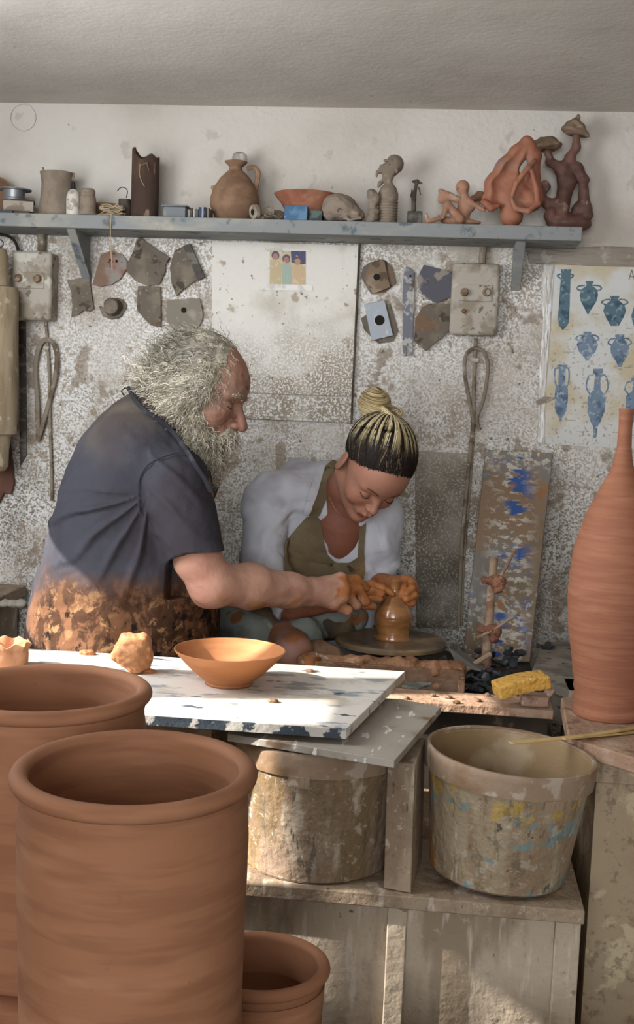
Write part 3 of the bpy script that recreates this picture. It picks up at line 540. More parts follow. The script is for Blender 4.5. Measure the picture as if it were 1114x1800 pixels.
k_ = 2.72 / FPX
pc = ZP(690, 1122, WZ)
prof = [(35, 0), (31, 2), (29, 10), (31, 20), (34, 32), (35, 40), (33, 50), (27, 60), (19, 69), (12, 77), (9, 85), (9, 96), (11, 104), (9, 107), (6, 104), (5, 90)]
put(MB().lathe([(r * k_, z * k_) for r, z in prof], pc + A(0, 0, .0005), seg=48), 'thrown_pot', M_wet, label='small wet clay bottle being thrown on the wheel', cat='pot')
# stand with clamps
sd = thing('clamp_stand', 'clay-crusted upright rod with two clamps and tie rods in front of the leaning board', 'stand', ZP(853, 1198, .70))
M_rod = mat('clay_crusted_rod', '#97806c', [('#80634f', 14, .5, .6, {'det': 4}), ('#bda898', 30, .58, .66, {})], rough=.85, bump=[(80, .003)], space='World')
M_clamp = mat('rusty_clamp', '#7a5341', [('#956a52', 18, .5, .6), ('#5e3a2a', 30, .58, .66, {})], rough=.75, bump=[(80, .003)], space='World')
b0 = ZP(851, 1200, .70); t0 = D(868, 981, b0[1] / ray(851, 1200)[1] + .0)
put(MB().tube([b0, b0 * .5 + t0 * .5, t0], [.0125, .0108, .0095], 14), 'rod', M_rod, sd)
dd = b0[1] / ray(851, 1200)[1]
def clamp(cx, cy, r0, pts):
    s = SDF(); c_ = D(cx, cy, dd - .012)
    s.ell(c_, (r0, .014, r0 * .9)); s.ell(D(cx + 9, cy + 2, dd - .012), (r0 * .7, .012, r0 * .9)); s.ell(D(cx - 18, cy - 3, dd), (.008, .008, .007)); s.cap(D(cx - 20, cy - 2, dd), D(cx + 6, cy, dd), .005)
    s.ell(D(cx + 4, cy + 16, dd - .012), (.010, .010, .008))
    v_, f_ = s.mesh(.002, lambda X, Y, Z: .0016 * snoise(X, Y, Z, 170) + .0028 * np.abs(snoise(X, Y, Z, 300)) - .001); link('clamp', v_, f_, M_clamp, sd)
    put(MB().tube([D(x, y, dd - .02) for x, y in pts], [.0045, .004, .0035, .005][:len(pts)], 8), 'tie_rod', M_rod, sd)
clamp(870, 1022, .018, [(880, 1012), (893, 990), (899, 978), (906, 965)])
clamp(864, 1108, .016, [(838, 1122), (872, 1104), (890, 1092), (903, 1084)])
put(MB().tube(spline([D(862, 1150, dd - .05), D(840, 1163, dd - .06), D(815, 1180, dd - .08), D(793, 1197, dd - .1)], 3), [.007, .0065, .006, .0065, .006, .0062, .0056, .0062, .0055, .005], 8), 'stick', M_rod, label='clay-coated stick leaning across the tray corner against the clamp stand', cat='stick')
# sponge and wood offcuts
M_sponge = mat('yellow_sponge', '#d1a24f', [('#a97c38', 90, .58, .64, {'det': 3}), ('#7a5a2c', 130, .66, .70, {}), ('#dcb76c', 20, .55, .65, {})], rough=.95, bump=[(160, .003)])
sp = [ZP(867, 1216, .775), ZP(872, 1196, .775), ZP(963, 1180, .785), ZP(964, 1206, .785)]
s = SDF(); ca_ = D(874, 1215, 2.33); cb_ = D(958, 1197, 2.34); axx = unit(cb_ - ca_); up_ = unit(A(0, 0, 1) - axx[2] * axx); yy = np.cross(up_, axx)
s.box((ca_ + cb_) / 2 + up_ * .006, (.052, .030, .0135), [axx, yy, up_], .003)
v_, f_ = s.mesh(.002, lambda X, Y, Z: .0005 * snoise(X, Y, Z, 260) + 0 * X); v_ = v_ - up_ * (((v_ - (ca_ + cb_) / 2) @ axx) ** 2 / .052 ** 2 * .004)[:, None]
link('sponge', v_, f_, M_sponge, label='yellow rectangular sponge propped on a wood offcut', cat='sponge')
M_block = mat('pinkish_wood_block', '#b39683', [('#94735f', 24, .5, .6, {'det': 4}), ('#cdbdb0', 40, .6, .66, {})], rough=.9, bump=[(90, .003)], space='World')
bb = ZP(938, 1244, .750)
put(MB().box((bb[0] + .001, bb[1] + .025, .7605), (.027, .020, .0105), [unit((1, .06, 0)), unit((-.06, 1, 0)), (0, 0, 1)]), 'wood_offcut', M_block, label='small rough block under the right end of the yellow sponge', cat='wood', bevel=.003)
put(MB().box((bb[0] + .030, bb[1] + .072, .755), (.010, .050, .0045), [unit((1, -.25, 0)), unit((.25, 1, 0)), (0, 0, 1)]), 'wood_strip', M_block, label='thin wooden strip lying behind the small rough block', cat='wood', bevel=.001)
put(MB().prism([ZP(706, 1208, .751), ZP(716, 1202, .751), ZP(757, 1202, .751), ZP(758, 1206, .751), ZP(735, 1212, .751)], (0, 0, .004)), 'slate_chip', mat('slate_grey', '#7b8078', [('#5c5f58', 30, .5, .6)], bump=[(60, .002)], space='World'), label='flat greenish-grey chip on the muddy front plank', cat='chip', smooth=False)
for i_, (px, py) in enumerate(((716, 1228), (760, 1222), (788, 1226), (842, 1232), (856, 1222), (800, 1235))):
    s = SDF(); c_ = ZP(px, py, .752); u_ = rr.uniform(.5, 1.25); s.ell(c_, (.006 * u_, .004 * u_, .002)); s.ell(c_ + u_ * A(rr.uniform(-.006, .006), rr.uniform(-.005, .005), 0), (.005 * u_, .003, .0022))
    v_, f_ = s.mesh(.0009, lambda X, Y, Z: .0009 * snoise(X, Y, Z, 420)); link('clay_crumb', v_, f_, M_mud, label=('clay crumb on the bench plank near the slate chip', 'clay crumb on the bench plank below the tray corner post', 'middle clay crumb on the bench plank', 'clay crumb on the bench plank beside the sponge, lower one', 'clay crumb on the bench plank beside the sponge, upper one', 'clay crumb nearest the front edge of the bench plank')[i_], cat='clay', group='crumbs on the bench plank')
# buckets
M_bkt = mat('clay_streaked_bucket', '#968270', [('#7f6a4e', 6, .42, .6, {'det': 5, 'st': (2, 2, .6)}), ('#b5a793', 9, .52, .60, {'det': 6, 'st': (2, 2, .7)}), ('#9c8055', 14, .62, .68, {'det': 4, 'st': (2, 2, .5), 'amt': .7}), ('#6d6455', 30, .64, .68, {'st': (2, 2, .5)}), ('#cdc8c0', 40, .68, .71, {'st': (1, 1, .6)}), ('#665b49', 38, .54, .60, {'det': 8, 'rg': .75, 'amt': .55, 'st': (1.5, 1.5, .7)}), ('#b9ae9e', 46, .56, .60, {'det': 8, 'rg': .75, 'amt': .7})], rough=.5, bump=[(30, .005, (1, 1, .5)), (90, .003)], spec=.45)
M_bkt2 = mat('paint_streaked_bucket', '#917c64', [('#a3947b', 8, .46, .6, {'det': 5, 'st': (2, 2, .6)}), ('#9d6f3c', 9, .58, .64, {'det': 5, 'st': (2.4, 2.4, .5)}), ('#6f8f93', 11, .58, .62, {'det': 5, 'st': (1, 1, 1.6), 'amt': .8}), ('#b8994a', 30, .52, .60, {'det': 5, 'masks': [('z', .135, .146, .03, 30), ('z', .204, .186)], 'amt': .85}), ('#b9aea0', 12, .60, .65, {'st': (2.4, 2.4, .5)}), ('#5d574c', 30, .66, .70, {}), ('#665b49', 36, .53, .60, {'det': 8, 'rg': .75, 'amt': .6, 'st': (1.5, 1.5, .6)}), ('#b5aa99', 44, .56, .60, {'det': 8, 'rg': .75, 'amt': .65})], rough=.45, bump=[(30, .004, (1, 1, .5)), (90, .003)], spec=.45)
M_in = mat('clay_lined_inside', '#8f7858', [('#a9967b', 9, .5, .62, {'det': 5}), ('#6c5638', 8, .56, .66, {})], rough=.55, bump=[(40, .002)])
def bucket(c, rt, rb, h, m, label, tab_a, tilt=(0, 0)):
    r = thing('plastic_bucket', label, 'bucket', c, 'clay-caked buckets on the lower cabinet')
    z = unit((tilt[0], tilt[1], 1)); x = unit(np.cross((0, 1, 0), z)); ax = np.array([x, np.cross(z, x), z]); q = lambda t: rb + (rt - rb) * t / h
    put(MB().lathe([(rb - .004, 0), (rb, .004), (q(h * .8), h * .8), (q(h), h), (q(h) - .003, h)], c, ax, 72, caps=False).lathe([(rb, .002), (0, .002)], c, ax, 72, caps=False), 'wall', m, r)
    put(MB().lathe([(q(h) - .0025, h), (q(h * .5) - .003, h * .5), (rb - .003, .006), (0, .006)], c, ax, 72, caps=False), 'inner_wall', M_in, r)
    b_ = MB().lathe([(q(h * .8) - .001, h * .83), (rt + .003, h * .83), (rt + .0045, h * .96), (rt + .005, h * .99), (rt + .003, h + .003), (rt - .002, h + .003), (rt - .003, h - .004)], c, ax, 72, caps=False)
    put(b_, 'rim_band', mat('bucket_band', '#9b8570', [('#84694f', 9, .45, .6, {'det': 5}), ('#b3a594', 24, .58, .64, {}), ('#bb9a55', 12, .66, .70, {})], rough=.6, bump=[(40, .003)]), r)
    for ta in tab_a:
        an = [math.radians(ta + k) for k in (-7, -3.5, 0, 3.5, 7)]; mb = MB()
        out = [np.asarray(c) + (rt + .001) * (math.cos(t) * ax[0] + math.sin(t) * ax[1]) for t in an]
        for i in range(4): mb.prism([out[i] + h * .84 * z, out[i + 1] + h * .84 * z, out[i + 1] + h * .76 * z, out[i] + h * .76 * z], unit(out[i] - np.asarray(c)) * .004)
        put(mb, 'tab', MATS['bucket_band'], r, smooth=False)
    put(MB().lathe([(q(h * .35) - .0035, h * .34), (0, h * .35)], c, ax, 48), 'slurry', mat('thin_slurry', '#8d7454', [('#a08a6c', 8, .5, .6)], rough=.25), r)
    return r
bl = bucket(A(-.184, 1.950, .570), .140, .124, .215, M_bkt, 'clay-streaked bucket under the boards, lid of boards on top', (-97,))
br = bucket(A(.119, 1.937, .5765), .135, .112, .200, M_bkt2, 'open paint-streaked bucket with yellow and blue marks, two sticks laid over its rim', (-62,), (.065, .0))
# faint moulded lettering low on the right bucket
def strokes(word, px, py, w_, h_, gap, cent, rad):
    G_ = {'N': [[(0, 1), (0, 0), (1, 1), (1, 0)]], 'C': [[(1, .1), (.3, 0), (0, .5), (.3, 1), (1, .9)]], 'e': [[(0, .6), (1, .6), (.9, .3), (.3, .3), (0, .7), (.4, 1), (1, .9)]], 'r': [[(0, 1), (0, .35)], [(0, .5), (.8, .35)]], 'f': [[(.8, 0), (.3, .2), (.3, 1)], [(0, .45), (.8, .45)]], 'a': [[(1, .4), (.2, .4), (0, .7), (.3, 1), (1, .9)], [(1, .35), (1, 1)]], 'n': [[(0, 1), (0, .4)], [(0, .5), (.6, .35), (1, .5), (1, 1)]], 'l': [[(.4, 0), (.4, 1)]]}
    mb = MB(); x = px
    for ch in word:
        for st in G_.get(ch, []):
            pts = []
            for a_, b_ in st:
                r_ = ray(x + a_ * w_, py + b_ * h_); o_ = CAM - cent; A_ = r_[0] ** 2 + r_[1] ** 2; B_ = 2 * (o_[0] * r_[0] + o_[1] * r_[1]); C_ = o_[0] ** 2 + o_[1] ** 2 - rad ** 2
                t = (-B_ - math.sqrt(max(B_ * B_ - 4 * A_ * C_, 0))) / (2 * A_); pts.append(CAM + t * r_)
            mb.tube(pts, .00055, 4)
        x += w_ + gap
    return mb
put(strokes('NCerfran', 866, 1537, 4.2, 6.5, 2, A(.122, 1.944, 0), .1175), 'lettering', mat('scratched_white', '#c9c2b2'), br, smooth=False)
# boards above the left bucket
M_b1 = mat('painted_work_board', '#dcd7cf', [('#bdb4a6', 7, .46, .62, {'det': 5}), ('#9aa0a4', 22, .54, .60, {'det': 6, 'st': (.5, 1, 1)}), ('#a98d72', 12, .67, .72, {'det': 5, 'amt': .8}), ('#4b545c', 34, .64, .67, {'st': (.4, 1, 1), 'det': 5})], rough=.6, bump=[(30, .0015), (8, .002)], space='World')
M_edge = mat('chipped_dark_edge', '#3d4751', [('#c3bfb8', 26, .50, .54, {'det': 5}), ('#7f93a3', 18, .6, .64, {})], rough=.7, bump=[(60, .002)], space='World')
b1 = [ZP(609, 1281, .83), ZP(712, 1180, .83), A(-.80, 2.225, .83), A(-.82, 1.82, .83)]
wb = thing('work_board', 'large white-painted work board with chipped dark front edge, bowl standing on it', 'board', (-.4, 2.0, .813))
put(MB().prism(b1, (0, 0, -.0165)), 'board_top', M_b1, wb, bevel=.0012)
e0, e1 = b1[3], b1[0]; put(MB().prism([e0 + A(0, -.0012, -.0008), e1 + A(-.001, -.0012, -.0008), e1 + A(-.001, -.0012, -.016), e0 + A(0, -.0012, -.016)], (0, .0015, 0)), 'front_edge', M_edge, wb, smooth=False)
M_b2 = mat('grey_streaked_board', '#a39c91', [('#877d6f', 7, .45, .6, {'det': 5}), ('#d5d3cf', 24, .60, .63, {'det': 4, 'st': (2, .6, 1)}), ('#7b6450', 12, .62, .68, {})], rough=.6, bump=[(30, .001)], space='World')
b2 = [ZP(693, 1337, .803), ZP(775, 1243, .803), ZP(706, 1229, .803), ZP(440, 1212, .803), ZP(400, 1290, .803)]
put(MB().prism(b2, (0, 0, -.012)), 'lower_board', M_b2, label='grey streaked board sticking out under the white work board, on the left bucket', cat='board', bevel=.001)
put(MB().bx(-.80, -.36, 1.90, 2.18, .571, .8125), 'support_box', M_wood, label='wooden box supporting the left part of the white work board, behind the big pots', cat='box')
# upright beam
tb = [ZP(674, 1562, .571), ZP(722, 1571, .571)]
tb += [tb[1] + A(.014, .15, 0), tb[0] + A(.014, .15, 0)]; sh_ = A(-.004, .012, .205)
put(MB().add(np.vstack([tb, np.array(tb) + sh_]), [(0, 3, 2, 1), (4, 5, 6, 7), (0, 1, 5, 4), (1, 2, 6, 5), (2, 3, 7, 6), (3, 0, 4, 7)]), 'wood_beam', M_wood, label='upright clay-dusted wood beam wedged between the two buckets', cat='beam', bevel=.002)
# flat sticks over the bucket
M_stick = mat('pale_flat_stick', '#c3a671', [('#a98c5a', 20, .5, .62, {'st': (.4, 1, 1)})], rough=.7, space='World')
def stick(x0, y0, d0, x1, y1, d1, lab, wd=.0065):
    a_, b_ = D(x0, y0, d0), D(x1, y1, d1); t = unit(b_ - a_); sd_ = unit(np.cross(t, (0, 0, 1))); up = np.cross(sd_, t)
    put(MB().box((a_ + b_) / 2, (np.linalg.norm(b_ - a_) / 2, wd, .0017), [t, sd_, up]), 'flat_stick', M_stick, label=lab, cat='stick', bevel=.0008)
ea = ZP(898, 1305, .788); eb = ZP(1114, 1283, .785)
def zd(px, py, z): return (z - CAM[2]) / ray(px, py)[2]
stick(897, 1306, zd(897, 1306, .7835), 1170, 1281, zd(1170, 1281, .7835), 'long pale flat stick reaching from over the open bucket to the right ledge')
stick(990, 1299, zd(990, 1299, .788), 1180, 1270, zd(1180, 1270, .788), 'shorter pale stick crossing on top of the longer one on the right ledge', .004)
# cup, clay bits on the board
cc = ZP(553, 1167, .755)
cp = thing('clay_cup', 'small muddy clay cup by the tray behind the board', 'cup', cc)
put(MB().lathe([(.016, 0), (.020, .034), (.0215, .036), (.019, .036), (.017, .01), (0, .01)], ZP(548, 1180, .752), seg=24, wob=.03), 'cup_body', M_bwl, cp)
put(MB().tube(spline([D(556, 1150, 2.42), D(575, 1157, 2.43), D(595, 1168, 2.44), D(613, 1175, 2.45)], 4), .0028, 6), 'modelling_stick', M_rod, label='thin stick leaning out of the muddy cup', cat='stick')
# bowl
bc = ZP(402, 1202, .83); R_ = .0975
bo = thing('bowl', 'smooth wide-flaring terracotta bowl on the white work board', 'bowl', bc)
put(MB().lathe([(.038, 0), (.041, .003), (.040, .005), (.060, .020), (.082, .042), (.0975, .060), (.0985, .0625), (.0965, .063), (.079, .044), (.056, .022), (.03, .011), (0, .009)], bc, seg=80), 'bowl', M_bwl, bo)
put(MB().lathe([(.042, 0), (.043, .0015), (.040, .003), (.038, .0)], bc, seg=48), 'foot_ring', M_terra, bo)
# lump
s = SDF(); q = lambda x, y, d=2.17: D(x, y, d)
s.ell(q(234, 1142), (.032, .028, .030), None, .01).ell(q(212, 1150), (.016, .018, .014)).ell(q(225, 1124), (.018, .018, .014)).ell(q(252, 1128), (.014, .02, .018)).ell(q(240, 1165), (.020, .018, .014)).ell(q(258, 1150), (.010, .016, .016))
v_, f_ = s.mesh(.0025, lambda X, Y, Z: .0035 * np.abs(snoise(X, Y, Z, 70)) - .002 + .0018 * snoise(X, Y, Z, 190)); v_[:, 2] += .8295 - v_[:, 2].min()
M_lump = mat('dry_lump', '#b37f58', [('#9c6a47', 14, .45, .6, {'det': 5}), ('#c99b75', 30, .58, .64, {})], rough=.85, bump=[(70, .003)], space='World')
link('clay_lump', v_, f_, M_lump, label='fist-sized rough clay lump on the left of the white work board', cat='clay')
for (px, py, r_, lab) in ((258, 1182, .011, 'thin clay flake lying right of the fist-sized lump'), (542, 1181, .006, 'small clay crumb near the far edge of the white work board'), (478, 1234, .007, 'dark sliver of clay near the front of the white work board'), (150, 1150, .014, 'flat clay smear-like scrap at the far left of the white work board')):
    s = SDF(); c_ = ZP(px, py, .8305); s.ell(c_ + A(0, 0, r_ * .2), (r_, r_ * .7, r_ * .35)); s.ell(c_ + A(r_ * .7, r_ * .1, r_ * .15), (r_ * .8, r_ * .4, r_ * .25))
    v_, f_ = s.mesh(max(r_ * .12, .0008), lambda X, Y, Z: r_ * .08 * snoise(X, Y, Z, 300)); link('clay_scrap', v_, f_, M_mud if r_ < .008 else M_lump, label=lab, cat='clay')
# crimped pot at the far left of the board
cpos = ZP(10, 1172, .83); mb = MB(); seg = 60; V = []; F = []
pr_ = [(.034, 0), (.040, .010), (.041, .024), (.039, .036), (.044, .046), (.042, .047), (.036, .036), (.036, .02), (.03, .008), (0, .006)]
for j, (r, z) in enumerate(pr_):
    for i in range(seg):
        a = 2 * math.pi * i / seg; l = max(0, (z - .026) / .02); V.append(cpos + A((r * (1 + .07 * l * math.sin(9 * a))) * math.cos(a), (r * (1 + .07 * l * math.sin(9 * a))) * math.sin(a), z + .003 * l * math.cos(9 * a + 1)))
for j in range(len(pr_) - 1):
    for i in range(seg): F.append((j * seg + i, j * seg + (i + 1) % seg, (j + 1) * seg + (i + 1) % seg, (j + 1) * seg + i))
F.append(tuple(reversed(range(seg)))); mb.add(V, F)
put(mb, 'crimped_pot', mat('pale_clay', '#cf9c78', [('#b98460', 14, .5, .6)], bump=[(40, .002)]), label='small pale clay pot with crimped wavy rim, left end of the work board', cat='pot')
# stone block behind the man
wb_ = thing('side_counter', 'grey counter strewn with crumbs behind the man at the left edge', 'counter', (-1.2, 2.95, 0))
put(MB().bx(-1.33, -1.12, 2.80, 3.13, .765, .795), 'top', M_wood, wb_, bevel=.003); put(MB().bx(-1.33, -1.14, 2.82, 3.12, 0, .765), 'body', M_wood, wb_)
for i_, (px, py) in enumerate(((8, 1098), (22, 1104), (-8, 1112), (36, 1096))):
    s = SDF(); c_ = D(px, py, 2.93); c_[2] = .80; s.ell(c_, (.016, .014, .011)); v_, f_ = s.mesh(.002, lambda X, Y, Z: .002 * snoise(X, Y, Z, 120))
    v_[:, 2] += .795 - v_[:, 2].min(); link('stone', v_, f_, mat('grey_stone', '#8e877c', bump=[(60, .002)]), label=('second grey lump from the left on the side counter', 'third grey lump from the left on the side counter', 'leftmost grey lump on the side counter', 'grey lump on the side counter closest to the man')[i_], cat='stone', group='lumps on the side counter')
# ------------------------------------------------------------------ big foreground pots and their table
M_table = mat('foreground_table', '#7d6a56', [('#5f4f3f', 8, .45, .6, {'st': (.5, 3, 1)})], space='World')
tt = thing('front_table', 'low table under the big terracotta pots, below the frame', 'table', (-.4, 1.1, 0))
put(MB().bx(-1.0, .25, .75, 1.50, .46, .49), 'table_top', M_table, tt, bevel=.003)
for x_ in (-.96, .20):
    for y_ in (.80, 1.44): put(MB().bx(x_ - .02, x_ + .02, y_ - .02, y_ + .02, 0, .46), 'leg', M_table, tt)
def big_pot(c, R, h, tilt, label, rimr=.0095, bell=0.0, nm='cylinder_pot'):
    c = np.asarray(c, float); z = unit((tilt[0], tilt[1], 1)); x = unit(np.cross((0, 1, 0), z)); ax = np.array([x, np.cross(z, x), z]); w_ = R - rimr * .9
    p = [(w_ - .008, 0), (w_ - .002, .004), (w_, .012)] + [(w_ + .0012 * math.sin(t * 9), h * t) for t in np.linspace(.1, .85, 9)] + [(w_ - .001, h - rimr * 3.2), (w_ + .001, h - rimr * 2.2)]
    for t in np.linspace(-80, 200, 15): p.append((R - rimr + rimr * math.cos(math.radians(t)), h - rimr * .95 + rimr * .95 * math.sin(math.radians(t))))
    wi = R - 2 * rimr + .001; p += [(wi - .001, h - rimr * 2.4), (wi - .002, h - .05), (wi + .001, h * .7), (wi - .001, h * .4), (wi - .004, .022), (wi - .02, .014), (0, .012)]
    return put(MB().lathe(p, c, ax, 128), nm, M_terra, label=label, cat='pot', group='big thrown cylinder pots in the foreground', base=c, angle=60)
def from_rim(px, py, d, hb): q = D(px, py, d); return q, q[2] - hb
q, h = from_rim(246, 1342, 1.2, .49); big_pot((q[0], q[1], .4925), .1223, h, (-.005, -.022), 'largest smooth terracotta cylinder pot with rolled rim, front centre left')
q2 = D(88, 1206, 1.43); big_pot((q2[0], q2[1], .655), .1255, q2[2] - .655, (-.012, 0), 'terracotta cylinder pot behind and left of the largest one, cut by the frame')
q3 = D(455, 1692, 1.46); big_pot((q3[0], q3[1], .492), .0875, q3[2] - .49, (0, .02), 'smaller ribbed terracotta pot low behind the largest one, at the bottom', .008)
put(MB().lathe([(.09, 0), (.118, .02), (.121, .12), (.119, .135), (.127, .140), (.130, .148), (.128, .158), (.121, .163), (.10, .165), (0, .165)], (q2[0], q2[1], .49), seg=96), 'upturned_pot', M_terra, label='wide terracotta pot carrying the left cylinder pot, only its rim band seen', cat='pot')
qj = D(-14, 1790, 1.10)
put(MB().lathe([(.03, 0), (.042, .02), (.048, .07), (.046, .11), (.036, .14), (.02, .153), (0, .156)], (qj[0], qj[1], .49), seg=64), 'round_jar', M_bwl, label='rounded smooth clay form in the bottom left corner', cat='pot')
# tall bottle
kb = 2.20 / FPX; cb = ZP(1066, 1257, .78)
hw = [(0, 57), (3, 60), (12, 60), (20, 57), (28, 60), (40, 58), (50, 61), (62, 60), (76, 64), (97, 66), (125, 71), (152, 76), (206, 80), (242, 79.5), (292, 75), (350, 59), (404, 35), (425, 24), (444, 16.5), (473, 12.5), (505, 11.5), (532, 12.5), (536, 13.2), (538, 12.5), (537, 10), (500, 8)]
put(MB().lathe([(r * kb, z * kb) for r, z in zip([a for _, a in [(p[0], p[1]) for p in hw]], [p[0] for p in hw])], cb, seg=96), 'tall_bottle', M_bottle, label='tall slender-necked terracotta bottle with throwing rings, at the right edge', cat='bottle', angle=70)
# ------------------------------------------------------------------ objects on the wall shelf
YS = 3.06
def S(px, py, y=YS): return YP(px, py, y)
def sx(px, y=YS): return YP(px, 372, y)[0]
MZ = SZ
K = 3.06 / FPX * 1.005
M_gclay = mat('grey_clay', '#8d8071', [('#73675a', 20, .45, .6, {'det': 4, 'amt': .6}), ('#a0937f', 40, .6, .7, {'amt': .4})], rough=.85, bump=[(60, .0015)])
M_bclay = mat('brown_clay', '#8f725a', [('#6f5441', 14, .45, .62, {'det': 4, 'amt': .7}), ('#a88e76', 30, .62, .70, {'amt': .35})], rough=.8, bump=[(60, .001)])
M_dclay = mat('dark_clay', '#554c45', [('#3d3631', 20, .45, .6), ('#7a6f64', 50, .62, .68, {})], rough=.8, bump=[(60, .002)])
M_oclay = mat('orange_terracotta', '#a06a52', [('#8d5641', 12, .45, .6, {'det': 4}), ('#b58a6c', 10, .58, .68, {'amt': .8}), ('#8d8073', 6, .60, .72, {'amt': .6})], rough=.65, bump=[(40, .0008)], spec=.45)
M_pclay = mat('purple_brown_clay', '#76544a', [('#5c3f38', 14, .45, .6, {'det': 4}), ('#94796a', 30, .62, .68, {})], rough=.65, bump=[(50, .002)], spec=.45)
ax_f = np.array([[1, 0, 0], [0, 0, 1], [0, -1, 0]], float)
M_tin = mat('dull_tin', '#9b9ea0', [('#77797a', 20, .5, .6)], metal=.5, rough=.4)
def lat(name, px, prof, m, y=YS, **k): return put(MB().lathe([(r * K, z * K) for r, z in prof], (sx(px, y), y, MZ), seg=k.pop('seg', 40), wob=k.pop('wob', 0)), name, m, **k)
t_ = unit((.2, -.9, .15)); x_ = unit(np.cross((0, 0, 1), t_)); axb = np.array([x_, np.cross(t_, x_), t_])
put(MB().lathe([(.02, -.03), (.04, -.015), (.053, .005), (.054, .008), (.050, .007), (.036, -.012), (0, -.02)], (sx(-20), 3.09, MZ + .055), axb, 40), 'dark_bowl', M_bclay, label='dark brown bowl standing on edge at the far left end of the shelf', cat='bowl')
put(MB().bx(sx(-12), sx(36), 3.0, 3.10, MZ, MZ + .009), 'dark_book', mat('dark_cover', '#4b4f55', [('#7a7368', 20, .5, .6)]), label='thin dark book lying flat at the left end of the shelf', cat='book', bevel=.001)
put(MB().bx(sx(38), sx(66), 3.0, 3.10, MZ, MZ + .0075), 'wood_slip', M_dclay, label='thin brown slat lying flat left of the lugged pot', cat='slat', bevel=.001)
cb_ = thing('small_carton', 'small pale clay-stained box under the metal spool on the shelf', 'box', (sx(30), 3.05, MZ + .009))
put(MB().box((sx(33) , 3.06, MZ + .024), (.038, .030, .0135), [unit((.93, .3, 0)), unit((-.3, .93, 0)), (0, 0, 1)]), 'carton_body', mat('pale_carton', '#aba193', [('#857a6b', 24, .5, .6)], bump=[(60, .001)]), cb_, bevel=.001)
put(MB().box((sx(33), 3.06, MZ + .0385), (.040, .032, .0015), [unit((.93, .3, 0)), unit((-.3, .93, 0)), (0, 0, 1)]), 'lid', M_dclay, cb_)
spz = MZ + .0405; sp_ = thing('metal_spool', 'shiny tin spool on the small box at the left of the shelf', 'spool', (sx(27), 3.05, spz))
put(MB().lathe([(.030, 0), (.031, .003), (.028, .006), (.028, .024), (0, .024)], (sx(27), 3.05, spz), seg=40), 'core', M_tin, sp_)
put(MB().lathe([(.028, .024), (.044, .025), (.045, .0275), (.028, .028), (.026, .02), (0, .02)], (sx(27), 3.05, spz), seg=40), 'flange', M_tin, sp_)
g = thing('lugged_pot', 'grey-brown clay pot with two small lugs on its rim, left on the shelf', 'pot', (sx(99), YS, MZ))
lat('pot_body', 99, [(29, 0), (31, 4), (31, 14), (28, 35), (26, 58), (28, 72), (29.5, 78), (27, 78), (25, 60), (27, 20), (0, 8)], M_gclay, parent=g, wob=.015)
put(MB().tube(spline([S(122, 311), S(129, 305), S(129, 311), S(124, 317)], 4), .003, 8), 'lug', M_gclay, g); put(MB().tube(spline([S(80, 306), S(77, 300), S(75, 294)], 3), .0026, 8), 'lug', M_gclay, g)
g = thing('dropper_bottle', 'small white plastic bottle with a black nozzle cap', 'bottle', (sx(128, 3.01), 3.01, MZ))
lat('bottle_body', 128, [(11, 0), (11.5, 2), (11.5, 32), (9, 40), (5, 44), (0, 44)], mat('stained_white', '#cfcbc3', [('#a59b8c', 30, .56, .64), ('#8a7f70', 70, .66, .7)], rough=.5), y=3.01, parent=g)
lat('cap', 128, [(4.5, 43), (4, 50), (3, 58), (0, 58)], mat('black_plastic', '#23262b', rough=.4), y=3.01, parent=g)
g = thing('feeder_cup', 'small grey-beige canister with a square hole in its side', 'canister', (sx(154, 3.02), 3.02, MZ))
lat('canister_body', 154, [(18, 0), (18, 2), (15, 8), (14, 30), (13.5, 33), (12.5, 34), (12.5, 44), (10, 47), (0, 47)], M_gclay, y=3.02, parent=g)
put(MB().box(YP(149, 356, 3.0035), (.0048, .002, .0055)), 'hole', MATS['hole_dark'], g, bevel=.001)
lat('base_flange', 154, [(19.5, 0), (19.5, 1.5), (17, 2), (0, 2)], mat('dark_ring', '#2b2a2a'), y=3.02, parent=g)
lat('low_dish', 190, [(20, 0), (28, 12), (30, 26), (28, 28), (24, 14), (0, 4)], M_bclay, y=3.095, label='low brown dish behind the tangle of string', cat='dish')
pts = []; rr = random.Random(5)
for i in range(150):
    a = i * .62; pts.append(A(sx(198, 3.03) + .030 * math.cos(a) * (.6 + .5 * rr.random()), 3.025 + .018 * math.sin(a * 1.13), MZ + .004 + .014 * (1 + math.sin(a * .41 + 1)) * rr.uniform(.6, 1)))
pts += [A(sx(196, 3.0), 2.99, MZ + .004), A(sx(196, SF), SF - .002, MZ - .002), YP(194, 410, SF - .003), YP(195, 440, SF - .003), YP(197, 474, SF - .003)]
put(MB().tube(spline(pts, 3), .0011, 5), 'string_tangle', mat('hemp_string', '#b8a78a', rough=.9), label='tangled pale string on the shelf with one strand hanging over the edge', cat='string')
g = thing('hook_jar', 'small dark jar with a curved wire hook, beside the bark-like tube', 'jar', (sx(219), 3.06, MZ))
lat('jar_body', 219, [(13, 0), (13, 22), (11, 26), (11, 36), (0, 36)], M_dclay, y=3.07, parent=g)
put(MB().tube(spline([S(222, 348), S(224, 336), S(219, 330), S(212, 330), S(206, 336)], 5), .0012, 6), 'wire_hook', M_blk, g)
